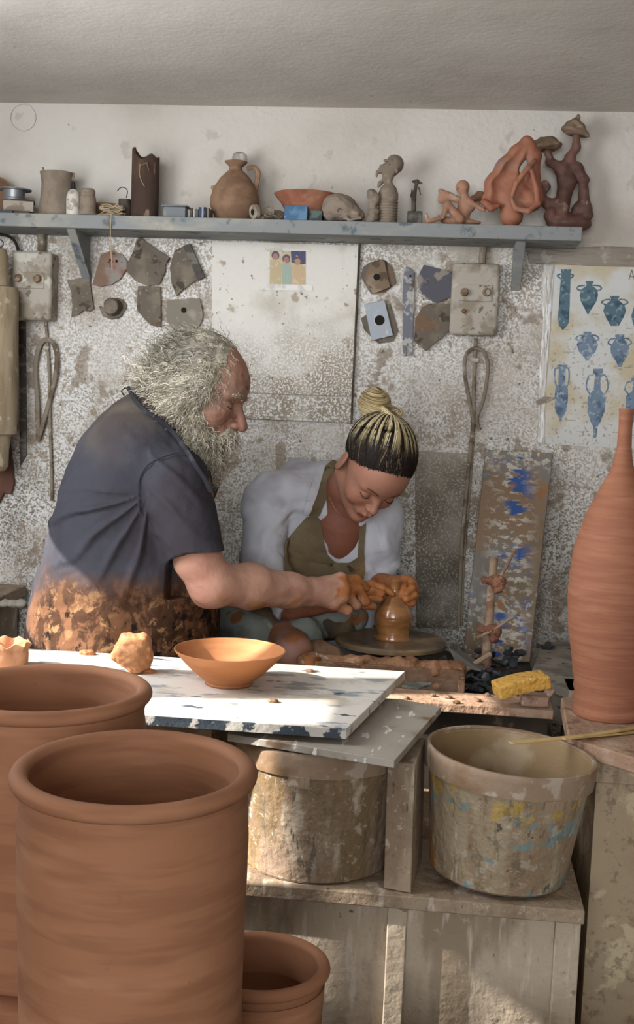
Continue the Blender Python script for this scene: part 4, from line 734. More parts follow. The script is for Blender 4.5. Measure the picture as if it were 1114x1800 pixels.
# broken tube
seg = 48; V = []; F = []; cx_ = sx(254)
for rI, (r, z) in enumerate([(24, 0), (24, 55), (24, 1), (19, 1), (19, 55), (19, 4)]):
    for i in range(seg):
        a = 2 * math.pi * i / seg; zz_ = z
        if z == 1: zz_ = 112 + 6 * math.cos(a - 3.4) - 12 * max(0, math.cos(a + 1.9)) ** 3 + 3 * math.sin(5 * a) + (6 if math.cos(a - 3.3) > .93 else 0)
        V.append(A(cx_ + r * K * math.cos(a), YS + r * K * math.sin(a), MZ + zz_ * K))
for j in range(5):
    for i in range(seg): F.append((j * seg + i, j * seg + (i + 1) % seg, (j + 1) * seg + (i + 1) % seg, (j + 1) * seg + i))
F.append(tuple(reversed(range(seg)))); F.append(tuple(range(5 * seg, 6 * seg)))
g = thing('broken_tube', 'tall dark broken-topped clay tube on the shelf, like bark', 'tube', (cx_, YS, MZ))
put(MB().add(V, F), 'tube_body', mat('bark_clay', '#5b473b', [('#473830', 14, .4, .6, {'st': (1, 1, .4)}), ('#8b7867', 40, .64, .70, {'st': (1, 1, .3)})], bump=[(50, .003, (1, 1, .4))]), g)
put(MB().tube(spline([S(246, 288, 3.022), S(246, 310, 3.022), S(254, 328, 3.022)], 4), .0011, 5).tube([S(247, 292, 3.022), S(258, 286, 3.022), S(262, 300, 3.022)], [.003, .005, .002], 6, flat=.4), 'pale_root', mat('pale_root', '#ab9275'), g)
g = thing('plastic_tub', 'small grey rectangular lidded box right of the broken tube', 'box', (sx(314), 3.05, MZ))
M_tub = mat('grey_tub', '#6f7478', [('#8d8c86', 20, .5, .62)], rough=.5)
put(MB().bx(sx(293), sx(332), 3.02, 3.08, MZ, MZ + .030), 'tub_body', M_tub, g, bevel=.002); put(MB().bx(sx(290), sx(335), 3.016, 3.084, MZ + .030, MZ + .034), 'lid', M_tub, g, bevel=.001)
rr = random.Random(9); xq = sx(338)
for i_, (w_, h_, c_) in enumerate(((.006, .022, '#8f8b80'), (.007, .025, '#4b4a48'), (.005, .024, '#b3aea2'), (.008, .023, '#5c5a57'), (.007, .028, '#3c4a6b'), (.006, .029, '#9aa0a8'), (.007, .028, '#32353c'), (.006, .027, '#7d776c'))):
    put(MB().box((xq + w_ / 2, 3.03, MZ + h_ / 2), (w_ / 2 - .0004, .025, h_ / 2)), 'small_case', mat('case_' + c_[1:], c_, [('#8b8577', 60, .6, .66)]), label=('pale grey slim case next to the lidded grey box', 'second slim case, dark grey, left end of the row', 'cream slim case, third in the row', 'grey slim case in the middle of the row', 'navy slim case in the middle of the row', 'light blue-grey slim case between navy and black ones', 'near-black slim case second from the jug', 'brownish slim case touching the jug')[i_], cat='case', group='slim cases on the shelf', bevel=.0006); xq += w_ + .0004
# jug
g = thing('lidded_jug', 'round-bellied brown clay jug with a handle and ball lid', 'jug', (sx(414), YS, MZ))
lat('jug_body', 412, [(28, 0), (33, 6), (43, 28), (43, 42), (38, 58), (27, 76), (17, 86), (12, 90), (11, 96), (19, 103), (20, 105), (16, 106), (9, 98), (9, 88), (0, 60)], M_bclay, parent=g, seg=64, y=3.075)
lat('ball_lid', 418, [(9, 100), (12, 104), (13.5, 110), (12, 117), (7, 121), (0, 122)], mat('pale_ball', '#9c948c', [('#7a6c60', 20, .5, .6), ('#c5c1bb', 14, .6, .66)], rough=.4), parent=g, y=3.075)
put(MB().tube(spline([S(434, 297, 3.075), S(446, 294, 3.075), S(453, 302, 3.075), S(452, 316, 3.075), S(448, 336, 3.075)], 5), [.006] * 11 + [.007] * 10, 10, flat=.6, up=(0, 1, 0)), 'handle', M_bclay, g)
put(MB().box(S(385, 345, 3.11), (.011, .008, .03), [unit((.9, 0, .4)), (0, 1, 0), unit((-.4, 0, .9))]), 'tilted_tile', M_bclay, label='brown tile leaning behind the left side of the jug', cat='tile', bevel=.002)
# bobbin fitting
axf = np.array([unit((.35, 1, 0)), (0, 0, 1), unit((1, -.35, 0))], float); axf = np.array([[0.33, .94, 0], [0, 0, 1], [.94, -.33, 0]])
tt_ = unit((.75, .62, .12)); x_ = unit(np.cross((0, 0, 1), tt_)); axc = np.array([x_, np.cross(tt_, x_), tt_])
M_fit = mat('ceramic_fitting', '#a79d8d', [('#85796a', 30, .5, .62)], rough=.6)
g = thing('ceramic_fitting', 'pale hollow clay bobbin lying on its side right of the jug', 'bobbin', (sx(448, 3.0), 3.0, MZ))
put(MB().lathe([(.008, 0), (.0165, 0), (.018, .002), (.018, .012), (.015, .016), (.010, .020), (.010, .040), (.014, .046), (.014, .054), (.0, .054)], (sx(445, 3.01), 3.0, MZ + .0183), axc, 30), 'bobbin_body', M_fit, g)
put(MB().lathe([(.008, .0005), (.0075, -.0006), (0, -.0006)], (sx(445, 3.01), 3.0, MZ + .0183), axc, 24), 'bore', MATS['hole_dark'], g)
M_chain = mat('chain_metal', '#8e8778', metal=.6, rough=.45); mb = MB(); rr = random.Random(2)
for i in range(14):
    c_ = A(sx(462 + i * 2.6, 3.01), 3.005 + .006 * math.sin(i * 1.9), MZ + .0055 + .003 * (i % 3)); a = rr.uniform(0, 3.1); b_ = rr.uniform(-.5, .5)
    u_ = unit((math.cos(a), math.sin(a), b_)); w_ = unit(np.cross(u_, (0.2, .1, 1))); mb.tube([c_ + .0058 * math.cos(t) * u_ + .0036 * math.sin(t) * w_ for t in np.linspace(0, 6.28, 11)], .0012, 5)
put(mb, 'chain', M_chain, label='short heap of metal chain on the shelf before the wide bowl', cat='chain')
s = SDF(); s.ell(S(487, 376, 3.09), (.026, .02, .019)); v_, f_ = s.mesh(.002); v_[:, 2] += MZ - v_[:, 2].min(); link('smooth_stone', v_, f_, M_gclay, label='smooth grey stone behind the chain', cat='stone')
# wide bowl, blue box, dark box
lat('wide_bowl', 538, [(30, 0), (33, 2), (36, 20), (44, 34), (54, 46), (57, 50), (55, 51), (46, 38), (33, 22), (0, 12)], M_oclay, y=3.065, wob=.006, seg=64, label='wide flaring terracotta bowl with sooty blush behind the blue box', cat='bowl')
M_blue = mat('blue_card', '#3f6486', [('#5b7f9d', 20, .5, .62), ('#9aa3a3', 70, .68, .70)], rough=.6)
put(MB().bx(sx(501, 3.0), sx(541, 3.0), 2.987, 3.009, MZ, MZ + .034), 'blue_box', M_blue, label='small blue box at the shelf edge in front of the wide bowl', cat='box', bevel=.001)
put(MB().bx(sx(543, 3.0), sx(566, 3.0), 3.0, 3.04, MZ, MZ + .026), 'dark_box', mat('dark_green_card', '#39484a', [('#5f6a66', 30, .5, .6)]), label='small dark box between the blue box and the clay mask', cat='box', bevel=.001)
def sculpt(name, s, h, m, label, cat, amp=.001, sc=120, rest=True, parent=None, **k):
    v_, f_ = s.mesh(h, lambda X, Y, Z: amp * snoise(X, Y, Z, sc))
    if rest and parent is None: v_[:, 2] += MZ - v_[:, 2].min()
    return link(name, v_, f_, m, parent, label, cat, **k)
# mask head lying
s = SDF(); q = lambda x, y, d=3.035: S(x, y, d - .012)
s.ell(q(600, 366), (.046, .040, .032), [unit((1, 0, -.35)), (0, 1, 0), unit((.35, 0, 1))], .01); s.ell(q(624, 380), (.024, .028, .018)); s.ell(q(582, 372), (.024, .03, .028))
s.ell(q(598, 372, 3.0), (.007, .005, .005), None, .004, True); s.cap(q(588, 366, 3.003), q(608, 364, 3.003), .004, .003, .004); s.ell(q(600, 373, 3.004), (.0055, .004, .0035), None, .002)
s.ell(q(608, 384, 3.005), (.008, .007, .006), None, .004); s.ell(q(626, 376, 3.008), (.007, .006, .005)); s.cap(q(612, 388, 3.002), q(634, 384, 3.008), .004, .003, .003); s.ell(q(619, 383, 3.0), (.006, .005, .0025), None, .002, True); s.ell(q(577, 381, 3.005), (.007, .005, .007), None, .004, True)
sculpt('clay_mask', s, .0016, M_gclay, 'grey clay head with carved face lying on its side on the shelf', 'sculpture', .0009, 160)
# torso lump
s = SDF(); s.ell(q(656, 384), (.014, .014, .020)).ell(q(655, 364), (.011, .012, .012)).ell(q(653, 347), (.014, .013, .014)).ell(q(661, 355), (.007, .009, .012)).ell(q(647, 392), (.010, .012, .008))
sculpt('clay_torso', s, .0018, M_gclay, 'small rough grey clay bust left of the bald head figure', 'sculpture', .002, 110)
# bald head figure
g = thing('head_figure', 'grey-brown clay figure of a bald shouting head on a ribbed cylinder base', 'sculpture', (sx(681), 3.05, MZ))
pf = [(16, 0)]; 
for i in range(9): pf += [(17.3, 1 + i * 4.6), (17.3, 3.2 + i * 4.6), (16, 3.8 + i * 4.6), (16, 4.6 + i * 4.6)]
pf += [(17, 44), (17, 54), (13, 64), (7, 70), (5.5, 76), (0, 76)]
lat('ribbed_base', 681, pf, M_gclay, y=3.05, parent=g)
s = SDF(); q = lambda x, y, d=3.05: S(x, y, d)
s.ell(q(693, 289), (.023, .022, .024)).cap(q(682, 322), q(686, 300), .008, .014, .01).ell(q(680, 300), (.016, .014, .016)).cap(q(672, 295), q(665, 303), .009, .005, .006).cap(q(663, 303), q(662, 310), .004, .003, .003)
s.cap(q(676, 312), q(668, 322), .008, .0055, .006).cap(q(668, 322), q(665, 328), .0045, .003, .004).ell(q(668, 312), (.006, .008, .008), None, .003, True).ell(q(683, 289, 3.03), (.005, .004, .004), None, .002, True).ell(q(683, 289, 3.032), (.003, .003, .003), None, .001).cap(q(676, 282, 3.033), q(688, 282, 3.03), .0035, .0035, .003).ell(q(697, 300, 3.03), (.004, .003, .006), None, .002)
sculpt('head', s, .0014, M_gclay, None, None, .0006, 200, parent=g)
# small dark figure on a block
g = thing('small_figure', 'tiny dark standing figure in a wide hat on a square block', 'sculpture', (sx(729), 3.04, MZ))
put(MB().box((sx(729, 3.03), 3.04, MZ + .017), (.0185, .016, .017)), 'block', mat('dark_block', '#4a4742', [('#6f6b63', 20, .5, .62)], bump=[(60, .002)]), g, bevel=.002)
s = SDF(); q = lambda x, y, d=3.04: S(x, y, d)
s.cap(q(727, 369), q(727, 350), .006, .0055, .004).cap(q(727, 350), q(730, 331), .0055, .0045, .004).cap(q(731, 328), q(732, 323), .004, .004, .003).cap(q(725, 319), q(741, 322), .0022, .0022, .002).ell(q(733, 318), (.004, .006, .003)).cap(q(724, 334), q(722, 345), .002, .0018, .002).cap(q(722, 345), q(727, 352), .0018, .0018, .002).cap(q(736, 330), q(739, 342), .0022, .0018, .002)
sculpt('figure', s, .0011, M_dclay, None, None, .0003, 200, parent=g)
# reclining winged figure
M_ang = mat('pinkish_clay', '#a98069', [('#8d6c58', 12, .45, .62), ('#b79a82', 20, .58, .66), ('#b8704c', 8, .62, .72)], rough=.75, bump=[(70, .0006)])
s = SDF(); q = lambda x, y, d=3.04: S(x, y, d)
s.ell(q(813, 332), (.017, .017, .018)).cap(q(815, 342), q(818, 352), .009, .010, .006).ell(q(820, 364), (.022, .016, .020), None, .01).ell(q(812, 380), (.019, .018, .018), None, .01).cap(q(808, 388, 3.02), q(786, 362, 3.01), .0125, .010, .006).cap(q(786, 362, 3.01), q(778, 384, 3.0), .009, .006, .006).cap(q(800, 392, 3.03), q(770, 386, 3.02), .010, .007, .005).cap(q(776, 386, 3.01), q(752, 392, 3.0), .006, .005, .004).cap(q(752, 392, 3.0), q(748, 380, 3.0), .0045, .004, .004)
s.path([q(808, 354, 3.07), q(790, 348, 3.08), q(774, 338, 3.08)], [.008, .010, .006], .006).ell(q(778, 350, 3.08), (.012, .006, .016), [unit((1, 0, -.5)), (0, 1, 0), unit((.5, 0, 1))], .006)
s.path([q(828, 354, 3.06), q(842, 346, 3.08), q(852, 344, 3.09)], [.008, .010, .006], .006).cap(q(826, 358, 3.03), q(850, 372, 3.03), .006, .005, .005).ell(q(840, 354, 3.09), (.018, .006, .011), None, .006)
s.ell(q(803, 333, 3.025), (.003, .003, .0025), None, .002).ell(q(810, 393, 3.04), (.05, .02, .008), None, .008)
sculpt('winged_figure', s, .0015, M_ang, 'reclining winged clay figure with bent knees on the shelf', 'sculpture', .0005, 150)
# curled flower vase
s = SDF(); q = lambda x, y, d=3.05: S(x, y, d - .022)
s.cap(q(898, 396), q(896, 378), .028, .024, .01).path([q(862, 372), q(868, 340), q(890, 312), q(910, 286), q(925, 268)], [.018, .022, .026, .020, .014], .012)
s.path([q(925, 266), q(938, 290), q(936, 330), q(944, 360)], [.014, .016, .016, .014], .010).ell(q(897, 350), (.040, .018, .045), None, .012).ell(q(930, 370), (.030, .024, .026), None, .012).ell(q(858, 368), (.018, .018, .020), None, .008)
s.path([q(872, 366, 3.02), q(878, 340, 3.018), q(900, 312, 3.018), q(918, 280, 3.022)], [.014, .021, .021, .011], .006, True)
s.ell(q(917, 352, 3.018), (.0125, .018, .026), [unit((1, 0, .5)), (0, 1, 0), unit((-.5, 0, 1))], .006, True)
s.path([q(897, 366, 3.018), q(906, 338, 3.015), q(928, 312, 3.02), q(938, 300, 3.03)], [.0055, .006, .007, .006], .004).path([q(897, 366, 3.018), q(906, 384, 3.014), q(928, 388, 3.012), q(944, 374, 3.018), q(942, 352, 3.02), q(934, 318, 3.02)], [.0055, .006, .0065, .007, .007, .006], .004)
s.path([q(849, 372, 3.03), q(862, 382, 3.02), q(874, 378, 3.02)], [.008, .009, .006], .005)
sculpt('flower_vase', s, .0017, M_oclay, 'orange terracotta sculpture of curling open petals on the shelf', 'sculpture', .0006, 90)
# mushroom tree
s = SDF(); q = lambda x, y, d=3.06: S(x, y, d + .030)
s.ell(q(1000, 396), (.054, .030, .022), None, .012).ell(q(1020, 378, 3.07), (.024, .024, .032), None, .012).ell(q(968, 382), (.016, .024, .024), None, .01)
s.path([q(985, 390), q(990, 352), q(1000, 322), q(985, 300), q(966, 288), q(961, 262)], [.020, .016, .017, .013, .010, .009], .008)
s.path([q(990, 340), q(988, 300), q(1002, 282), q(1012, 262), q(1014, 236)], [.014, .014, .013, .011, .010], .008)
s.path([q(996, 300), q(1014, 298), q(1024, 318), q(1026, 348), q(1030, 380)], [.012, .013, .012, .011, .016], .008)
s.path([q(958, 330), q(948, 350), q(962, 362), q(985, 360)], [.012, .011, .012, .012], .008)
g = thing('mushroom_sculpture', 'tall dark clay sculpture of twisting mushrooms at the right end of the shelf', 'sculpture', (sx(1000), YS, MZ))
v_, f_ = s.mesh(.0018, lambda X, Y, Z: .0016 * snoise(X, Y, Z, 80)); dz = MZ - v_[:, 2].min(); v_[:, 2] += dz; link('stems', v_, f_, M_pclay, g)
for cap_ in ([((958, 262), (.042, .034, .012)), ((957, 254), (.032, .028, .014)), ((962, 268), (.02, .02, .01))], [((1012, 236), (.038, .030, .013)), ((1012, 226), (.024, .022, .016)), ((1014, 214), (.009, .009, .014))]):
    s = SDF()
    for (px, py), rd in cap_: s.ell(q(px, py), rd, [unit((1, 0, .18 if px < 990 else -.3)), (0, 1, 0), unit((-.18 if px < 990 else .3, 0, 1))], .008)
    c_ = cap_[0][0]; s.ell(q(c_[0], c_[1] + 11), (.028, .022, .010), None, .006, True)
    v_, f_ = s.mesh(.0017, lambda X, Y, Z: .0018 * snoise(X, Y, Z, 90)); v_[:, 2] += dz; link('mushroom_cap', v_, f_, mat('cap_clay', '#8d7a66', [('#75604f', 14, .45, .6), ('#a5937e', 30, .6, .66)], rough=.8, bump=[(60, .002)]), g)
# ------------------------------------------------------------------ people
def pix(P):                        # project world points to photo pixels (used only to place cloth panels)
    q = np.asarray(P) - CAM; d = q @ FWD; return np.stack([q @ RGT / d * FPX + PW_ / 2, q @ DWN / d * FPX + PH_ / 2, d], 1)
def inpoly(x, y, poly):
    c = np.zeros(len(x), bool); n = len(poly)
    for i in range(n):
        x0, y0 = poly[i]; x1, y1 = poly[(i + 1) % n]
        t = ((y0 > y) != (y1 > y)); c ^= t & (x < (x1 - x0) * (y - y0) / (y1 - y0 + 1e-9) + x0)
    return c
def frame(f, u):
    f = unit(f); u = unit(u - np.dot(u, f) * f); return f, np.cross(u, f), u
def head_sdf(s, O, f, l, u, male, g=1.0):
    p = lambda x, y, z: O + g * (x * f + y * l + z * u); ax = [f, l, u]
    R = lambda *r: np.array(r) * g
    s.ell(p(-.010, 0, .042), R(.097, .077, .087), ax, .01)
    s.ell(p(.030, 0, -.022), R(.062, .060, .082), ax, .03)
    s.ell(p(.052, 0, .038), R(.046, .058, .052), ax, .02)
    for e in (-1, 1):
        s.cap(p(-.005, e * .052, -.050), p(.062, e * .014, -.088), .022 * g, .018 * g, .02)
        s.ell(p(.058, e * .037, -.030), R(.026, .024, .024), ax, .018)
        s.cap(p(.083, e * .012, .022), p(.074, e * .045, .020), (.0095 if male else .007) * g, .007 * g, .012)
    s.ell(p(.078, 0, -.093), R(.018, .020, .016), ax, .014)
    for e in (-1, 1):
        s.ell(p(.098, e * .030, .002), R(.014, .015, .011), ax, .012, True)
        s.ell(p(.0755, e * .031, .000), R(.0135, .0145, .0125), ax, .003)
        s.cap(p(.0895, e * .020, -.0075), p(.0865, e * .042, -.006), .0018 * g, .0016 * g, .002)   # lower lid edge
        if male: s.ell(p(.080, e * .033, -.014), R(.008, .014, .006), ax, .006)
    if male:
        s.cap(p(.086, 0, .014), p(.112, 0, -.022), .0085 * g, .012 * g, .008); s.ell(p(.116, 0, -.030), R(.0135, .013, .012), ax, .006).ell(p(.096, 0, -.036), R(.014, .016, .014), ax, .006)
        for e in (-1, 1): s.ell(p(.104, e * .0125, -.034), R(.011, .008, .008), ax, .005)
        for e in (-1, 1): s.cap(p(.094, e * .022, -.028), p(.084, e * .036, -.052), .0035, .003, .006, True)
    else:
        s.cap(p(.086, 0, .010), p(.104, 0, -.024), .0060 * g, .0085 * g, .009); s.ell(p(.106, 0, -.029), R(.0095, .0095, .0085), ax, .006)
        for e in (-1, 1): s.ell(p(.098, e * .0095, -.032), R(.009, .0062, .006), ax, .004)
    s.ell(p(.086, 0, -.058), R(.016, .026, .016), ax, .014)
    s.path([p(.091, -.021, -.060), p(.1005, -.006, -.0545), p(.100, 0, -.0555), p(.1005, .006, -.0545), p(.091, .021, -.060)], [.003 * g, .0052 * g, .005 * g, .0052 * g, .003 * g], .003)
    s.path([p(.091, -.018, -.062), p(.0985, 0, -.0655), p(.091, .018, -.062)], [.003 * g, .0062 * g, .003 * g], .003)
    s.path([p(.100, -.020, -.0605), p(.106, 0, -.0600), p(.100, .020, -.0605)], .0012, .002, True)
    for e in (-1, 1):
        c = p(-.008, e * .079, -.004); n = unit(e * l - .35 * f)
        s.ell(c, R(.020, .0055, .031), [unit(f + .3 * e * l), n, u], .004); s.ell(c + n * .006, R(.011, .005, .019), [unit(f + .3 * e * l), n, u], .004, True); s.ell(c - .021 * u + .002 * f, R(.009, .006, .010), ax, .005)
def join(parts):
    V = []; F = []; C = []; n = 0
    for v, f, c in parts:
        V.append(v); C.append(c); F += [tuple(i + n for i in q) for q in f]; n += len(v)
    return np.vstack(V), F, np.vstack(C)
def tint(n, c): return np.tile(A(*srgb(c)), (n, 1))
def blend(C, c, w_): w_ = np.clip(w_, 0, 1)[:, None]; return C * (1 - w_) + A(*srgb(c)) * w_
def sst(x, a, b): t = np.clip((x - a) / (b - a), 0, 1); return t * t * (3 - 2 * t)
def nz(v, sc): return snoise(v[:, 0], v[:, 1], v[:, 2], sc)
M_skin = mat('skin_tones', '#c08a70', attr=True, rough=.55, bump=[(140, .0006), (60, .0008)], spec=.4, sss=.02)
M_oldskin = mat('weathered_skin', '#b07a64', attr=True, rough=.6, bump=[(110, .0012), (40, .0015)], spec=.35)
M_hair = mat('hair_strands', '#aaaaaa', attr=True, rough=.6, spec=.3)
def hand(s, wrist, knuckles, fingers, rw, rk, rf, kk=.008):
    for K_ in knuckles: s.cap(wrist, K_, rw, rk, kk)
    for a_, b_ in zip(knuckles[:-1], knuckles[1:]): s.cap(a_, b_, rk, rk, kk)
    for fg in fingers: s.path(fg, [rf * (1.08 if j % 2 == 0 else .98) * (1 - .05 * j) for j in range(len(fg))], .0035)
# ---- the man
MO = D(349, 690, 2.55); mf, ml, mu_ = frame(cv(.90, .40, -.17), cv(.38, -.92, -.06))
man = thing('person', 'bearded grey-haired man in a dark clay-smeared polo shirt bending right, reaching to the wheel', 'person', (MO[0] - .12, MO[1] + .05, 0))
s = SDF(); head_sdf(s, MO, mf, ml, mu_, True)
s.cap(MO - .03 * mf - .02 * mu_, D(285, 748, 2.60), .056, .062, .03).cap(D(285, 748, 2.60), D(262, 775, 2.62), .062, .08, .03)
for i, (z_, w_) in enumerate(((.050, .0011), (.060, .0011), (.071, .0009))): s.path([MO + (.098 - .0022 * i * i) * mf + z_ * mu_ + y_ * ml - abs(y_) * .25 * mf for y_ in (-.03, -.01, .01, .03)], w_, .002, True)
for i in range(3): s.path([MO + .078 * mf - .048 * ml + (-.002 + .006 * i) * mu_ - .004 * i * mf, MO + .060 * mf - .060 * ml + (-.008 + .013 * i) * mu_], .0011, .002, True)
v, f_ = s.mesh(.002, lambda X, Y, Z: .0008 * snoise(X, Y, Z, 110)); L_ = (v - MO) @ np.array([mf, ml, mu_]).T
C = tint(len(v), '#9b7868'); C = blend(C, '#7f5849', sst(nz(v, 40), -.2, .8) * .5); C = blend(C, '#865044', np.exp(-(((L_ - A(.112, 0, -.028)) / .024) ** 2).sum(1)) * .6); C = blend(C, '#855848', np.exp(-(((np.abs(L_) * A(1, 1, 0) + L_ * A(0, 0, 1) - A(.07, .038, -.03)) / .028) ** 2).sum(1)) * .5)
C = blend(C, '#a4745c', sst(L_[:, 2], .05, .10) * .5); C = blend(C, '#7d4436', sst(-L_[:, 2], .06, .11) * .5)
parts = [(v, f_, C)]
elb = D(374, 1026, 2.45); wr = D(546, 1040, 2.63)
s = SDF(); s.cap(D(322, 870, 2.45), D(348, 985, 2.44), .052, .046).cap(D(348, 985, 2.44), elb, .046, .043, .02).ell(elb + .012 * DWN - .01 * RGT, (.036, .034, .034), None, .02)
s.cap(elb, D(440, 1030, 2.52), .043, .0455, .02).cap(D(440, 1030, 2.52), D(510, 1038, 2.59), .0455, .036, .02).cap(D(510, 1038, 2.59), wr, .036, .031, .02)
kn_ = [D(598, 1019, 2.665), D(602, 1034, 2.655), D(600, 1048, 2.650), D(588, 1059, 2.645)]
fg = [[kn_[0], D(626, 1019, 2.70), D(640, 1033, 2.715)], [kn_[1], D(630, 1037, 2.69), D(642, 1058, 2.70)], [kn_[2], D(617, 1053, 2.675), D(625, 1063, 2.68)], [kn_[3], D(598, 1067, 2.655), D(611, 1073, 2.66)]]
hand(s, wr, kn_, fg, .029, .0150, .0122)
s.cap(wr, D(575, 1045, 2.66), .026, .022, .01).path([D(570, 1052, 2.68), D(600, 1060, 2.715), D(628, 1056, 2.735)], [.017, .0125, .011], .006)
v, f_ = s.mesh(.0024, lambda X, Y, Z: .0010 * snoise(X, Y, Z, 60)); pp_ = pix(v)
C = tint(len(v), '#b98f7c'); C = blend(C, '#a0705e', sst(nz(v, 35), 0, .9) * .5); C = blend(C, '#a0604f', np.exp(-((pp_[:, 0] - 350) / 40) ** 2) * .35)
C = blend(C, '#a86a3c', sst(pp_[:, 0] + 9 * nz(v, 70) - .35 * (1040 - pp_[:, 1]), 590, 597) * (1 - .7 * sst(pp_[:, 1], 1046, 1054) * (pp_[:, 0] < 640))); C = blend(C, '#7f4c2a', sst(pp_[:, 0] + 8 * nz(v, 60), 590, 600) * sst(nz(v, 90), .3, .9) * .5)
C = blend(C, '#a9774f', sst(nz(v, 28), .55, .75) * sst(pp_[:, 1], 1040, 1060) * .8)
parts.append((v, f_, C))
s = SDF(); s.cap(D(330, 820, 2.80), D(330, 960, 2.84), .05, .044).cap(D(330, 960, 2.84), D(350, 1085, 2.75), .043, .03, .02)
s.cap(D(350, 1085, 2.75), D(345, 1125, 2.72), .03, .02); [s.path([D(345 + 4 * i, 1115, 2.72), D(345 + 5 * i, 1150, 2.70), D(342 + 5 * i, 1165, 2.71)], [.011, .009, .008], .003) for i in range(-2, 3)]
v, f_ = s.mesh(.004); parts.append((v, f_, tint(len(v), '#b8806a')))
s = SDF(); hz = .80
for dx, dy in ((-.02, -.07), (.06, .09)):
    c_ = A(MO[0] - .14 + dx, MO[1] + .10 + dy, 0); s.cap(c_ + A(0, 0, .80), c_ + A(.02, 0, .45), .075, .055, .03).cap(c_ + A(.02, 0, .45), c_ + A(0, 0, .10), .052, .036, .02).cap(c_ + A(0, 0, .05), c_ + A(.15, -.02, .035), .035, .028, .02)
v, f_ = s.mesh(.007); parts.append((v, f_, tint(len(v), '#b8806a')))
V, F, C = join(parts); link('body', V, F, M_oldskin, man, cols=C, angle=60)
# trousers and shoes (behind the board)
s = SDF(); s.cap(D(225, 1150, 2.62), D(240, 1145, 2.76), .15, .14, .03)
for dx, dy in ((-.02, -.07), (.06, .09)):
    c_ = A(MO[0] - .14 + dx, MO[1] + .10 + dy, 0); s.cap(c_ + A(0, 0, .80), c_ + A(.02, 0, .45), .10, .078, .03).cap(c_ + A(.02, 0, .45), c_ + A(0, 0, .11), .076, .062, .02)
v, f_ = s.mesh(.007, lambda X, Y, Z: .004 * snoise(X, Y, Z, 28)); link('trousers', v, f_, mat('dark_trousers', '#2f2a27', [('#6b4a33', 9, .5, .62)], space='World'), man)
for dx, dy in ((-.02, -.07), (.06, .09)):
    c_ = A(MO[0] - .14 + dx, MO[1] + .10 + dy, 0); s = SDF(); s.cap(c_ + A(-.03, 0, .05), c_ + A(.17, -.02, .042), .048, .040, .02); s.cut((0, 0, .003), (0, 0, -1), c_ - .3, c_ + .3); v, f_ = s.mesh(.005); link('shoe', v, f_, mat('worn_shoe', '#4b3b30', [('#84684f', 12, .5, .6)], space='World'), man)
# polo shirt
s = SDF()
s.cap(D(268, 732, 2.57), D(276, 726, 2.68), .056, .056, .03)
s.cap(D(243, 778, 2.54), D(262, 765, 2.76), .092, .090, .05)
s.cap(D(226, 845, 2.545), D(246, 832, 2.76), .128, .125, .06)
s.cap(D(312, 850, 2.48), D(330, 812, 2.80), .066, .062, .05)
s.cap(D(340, 815, 2.62), D(345, 850, 2.66), .045, .05, .04)
s.cap(D(228, 940, 2.57), D(244, 930, 2.76), .160, .158, .06)
s.cap(D(226, 1030, 2.59), D(242, 1022, 2.77), .182, .178, .06)
s.cap(D(214, 1120, 2.60), D(234, 1112, 2.77), .200, .190, .06)
s.cap(D(208, 1230, 2.60), D(230, 1222, 2.77), .208, .20, .06)
s.cap(D(330, 812, 2.82), D(332, 930, 2.85), .062, .056, .03)
sA, sB = D(312, 852, 2.452), D(345, 978, 2.425); s.cap(sA, sB, .0655, .0600, .018)
s.cap(sB, sB + (sB - sA) * .4, .0600, .058, .002)
axs = unit(sB - sA); cutp = D(342, 977, 2.425)
s.cap(D(342, 990, 2.43), sB + (sB - sA) * .6, .0555, .055, .002, True)
# cuff: slice everything of the sleeve tip, inside a box kept clear of the torso
tip = sB + axs * .055
s.cut(cutp, axs + .0 * RGT, tip - A(.075, .062, .035), tip + A(.078, .050, .06))
s.cut(D(200, 1170, 2.55), cv(-.10, 1, 0), A(-2, 1, .2), A(1, 3.3, .86))
arm_x, arm_y = 262.0, 862.0
def shirt_disp(X, Y, Z):
    qx, qy, qz = X - CAM[0], Y - CAM[1], Z - CAM[2]; d = qx * FWD[0] + qy * FWD[1] + qz * FWD[2]
    px = (qx * RGT[0] + qy * RGT[1] + qz * RGT[2]) / d * FPX + 557; py = (qx * DWN[0] + qy * DWN[1] + qz * DWN[2]) / d * FPX + 900
    a = np.arctan2(py - arm_y, arm_x - px); r = np.hypot(px - arm_x, py - arm_y); n = snoise(X, Y, Z, 12)
    w_ = np.sin(a * 19 + r * .006 + 1.3 * n) ; w_ = np.maximum(w_, 0) ** 1.8
    fall = np.exp(-((r - 110) / 85) ** 2) * (px < 320) * np.clip((a + .1) / .4, 0, 1) * np.clip((1.75 - a) / .3, 0, 1)
    slv = np.exp(-((r - 45) / 50) ** 2) * (px >= arm_x) * np.maximum(np.sin((px - 1.1 * (py - 850)) * .085 + n), 0) ** 2
    low = np.clip((py - 960) / 120, 0, 1) * np.sin(px * .055 + .8 * n + py * .004) * .5
    return -.010 * w_ * fall - .006 * slv - .0055 * low - .0025 * snoise(X, Y, Z, 22) - .0008 * snoise(X, Y, Z, 75)
v, f_ = s.mesh(.004, shirt_disp)
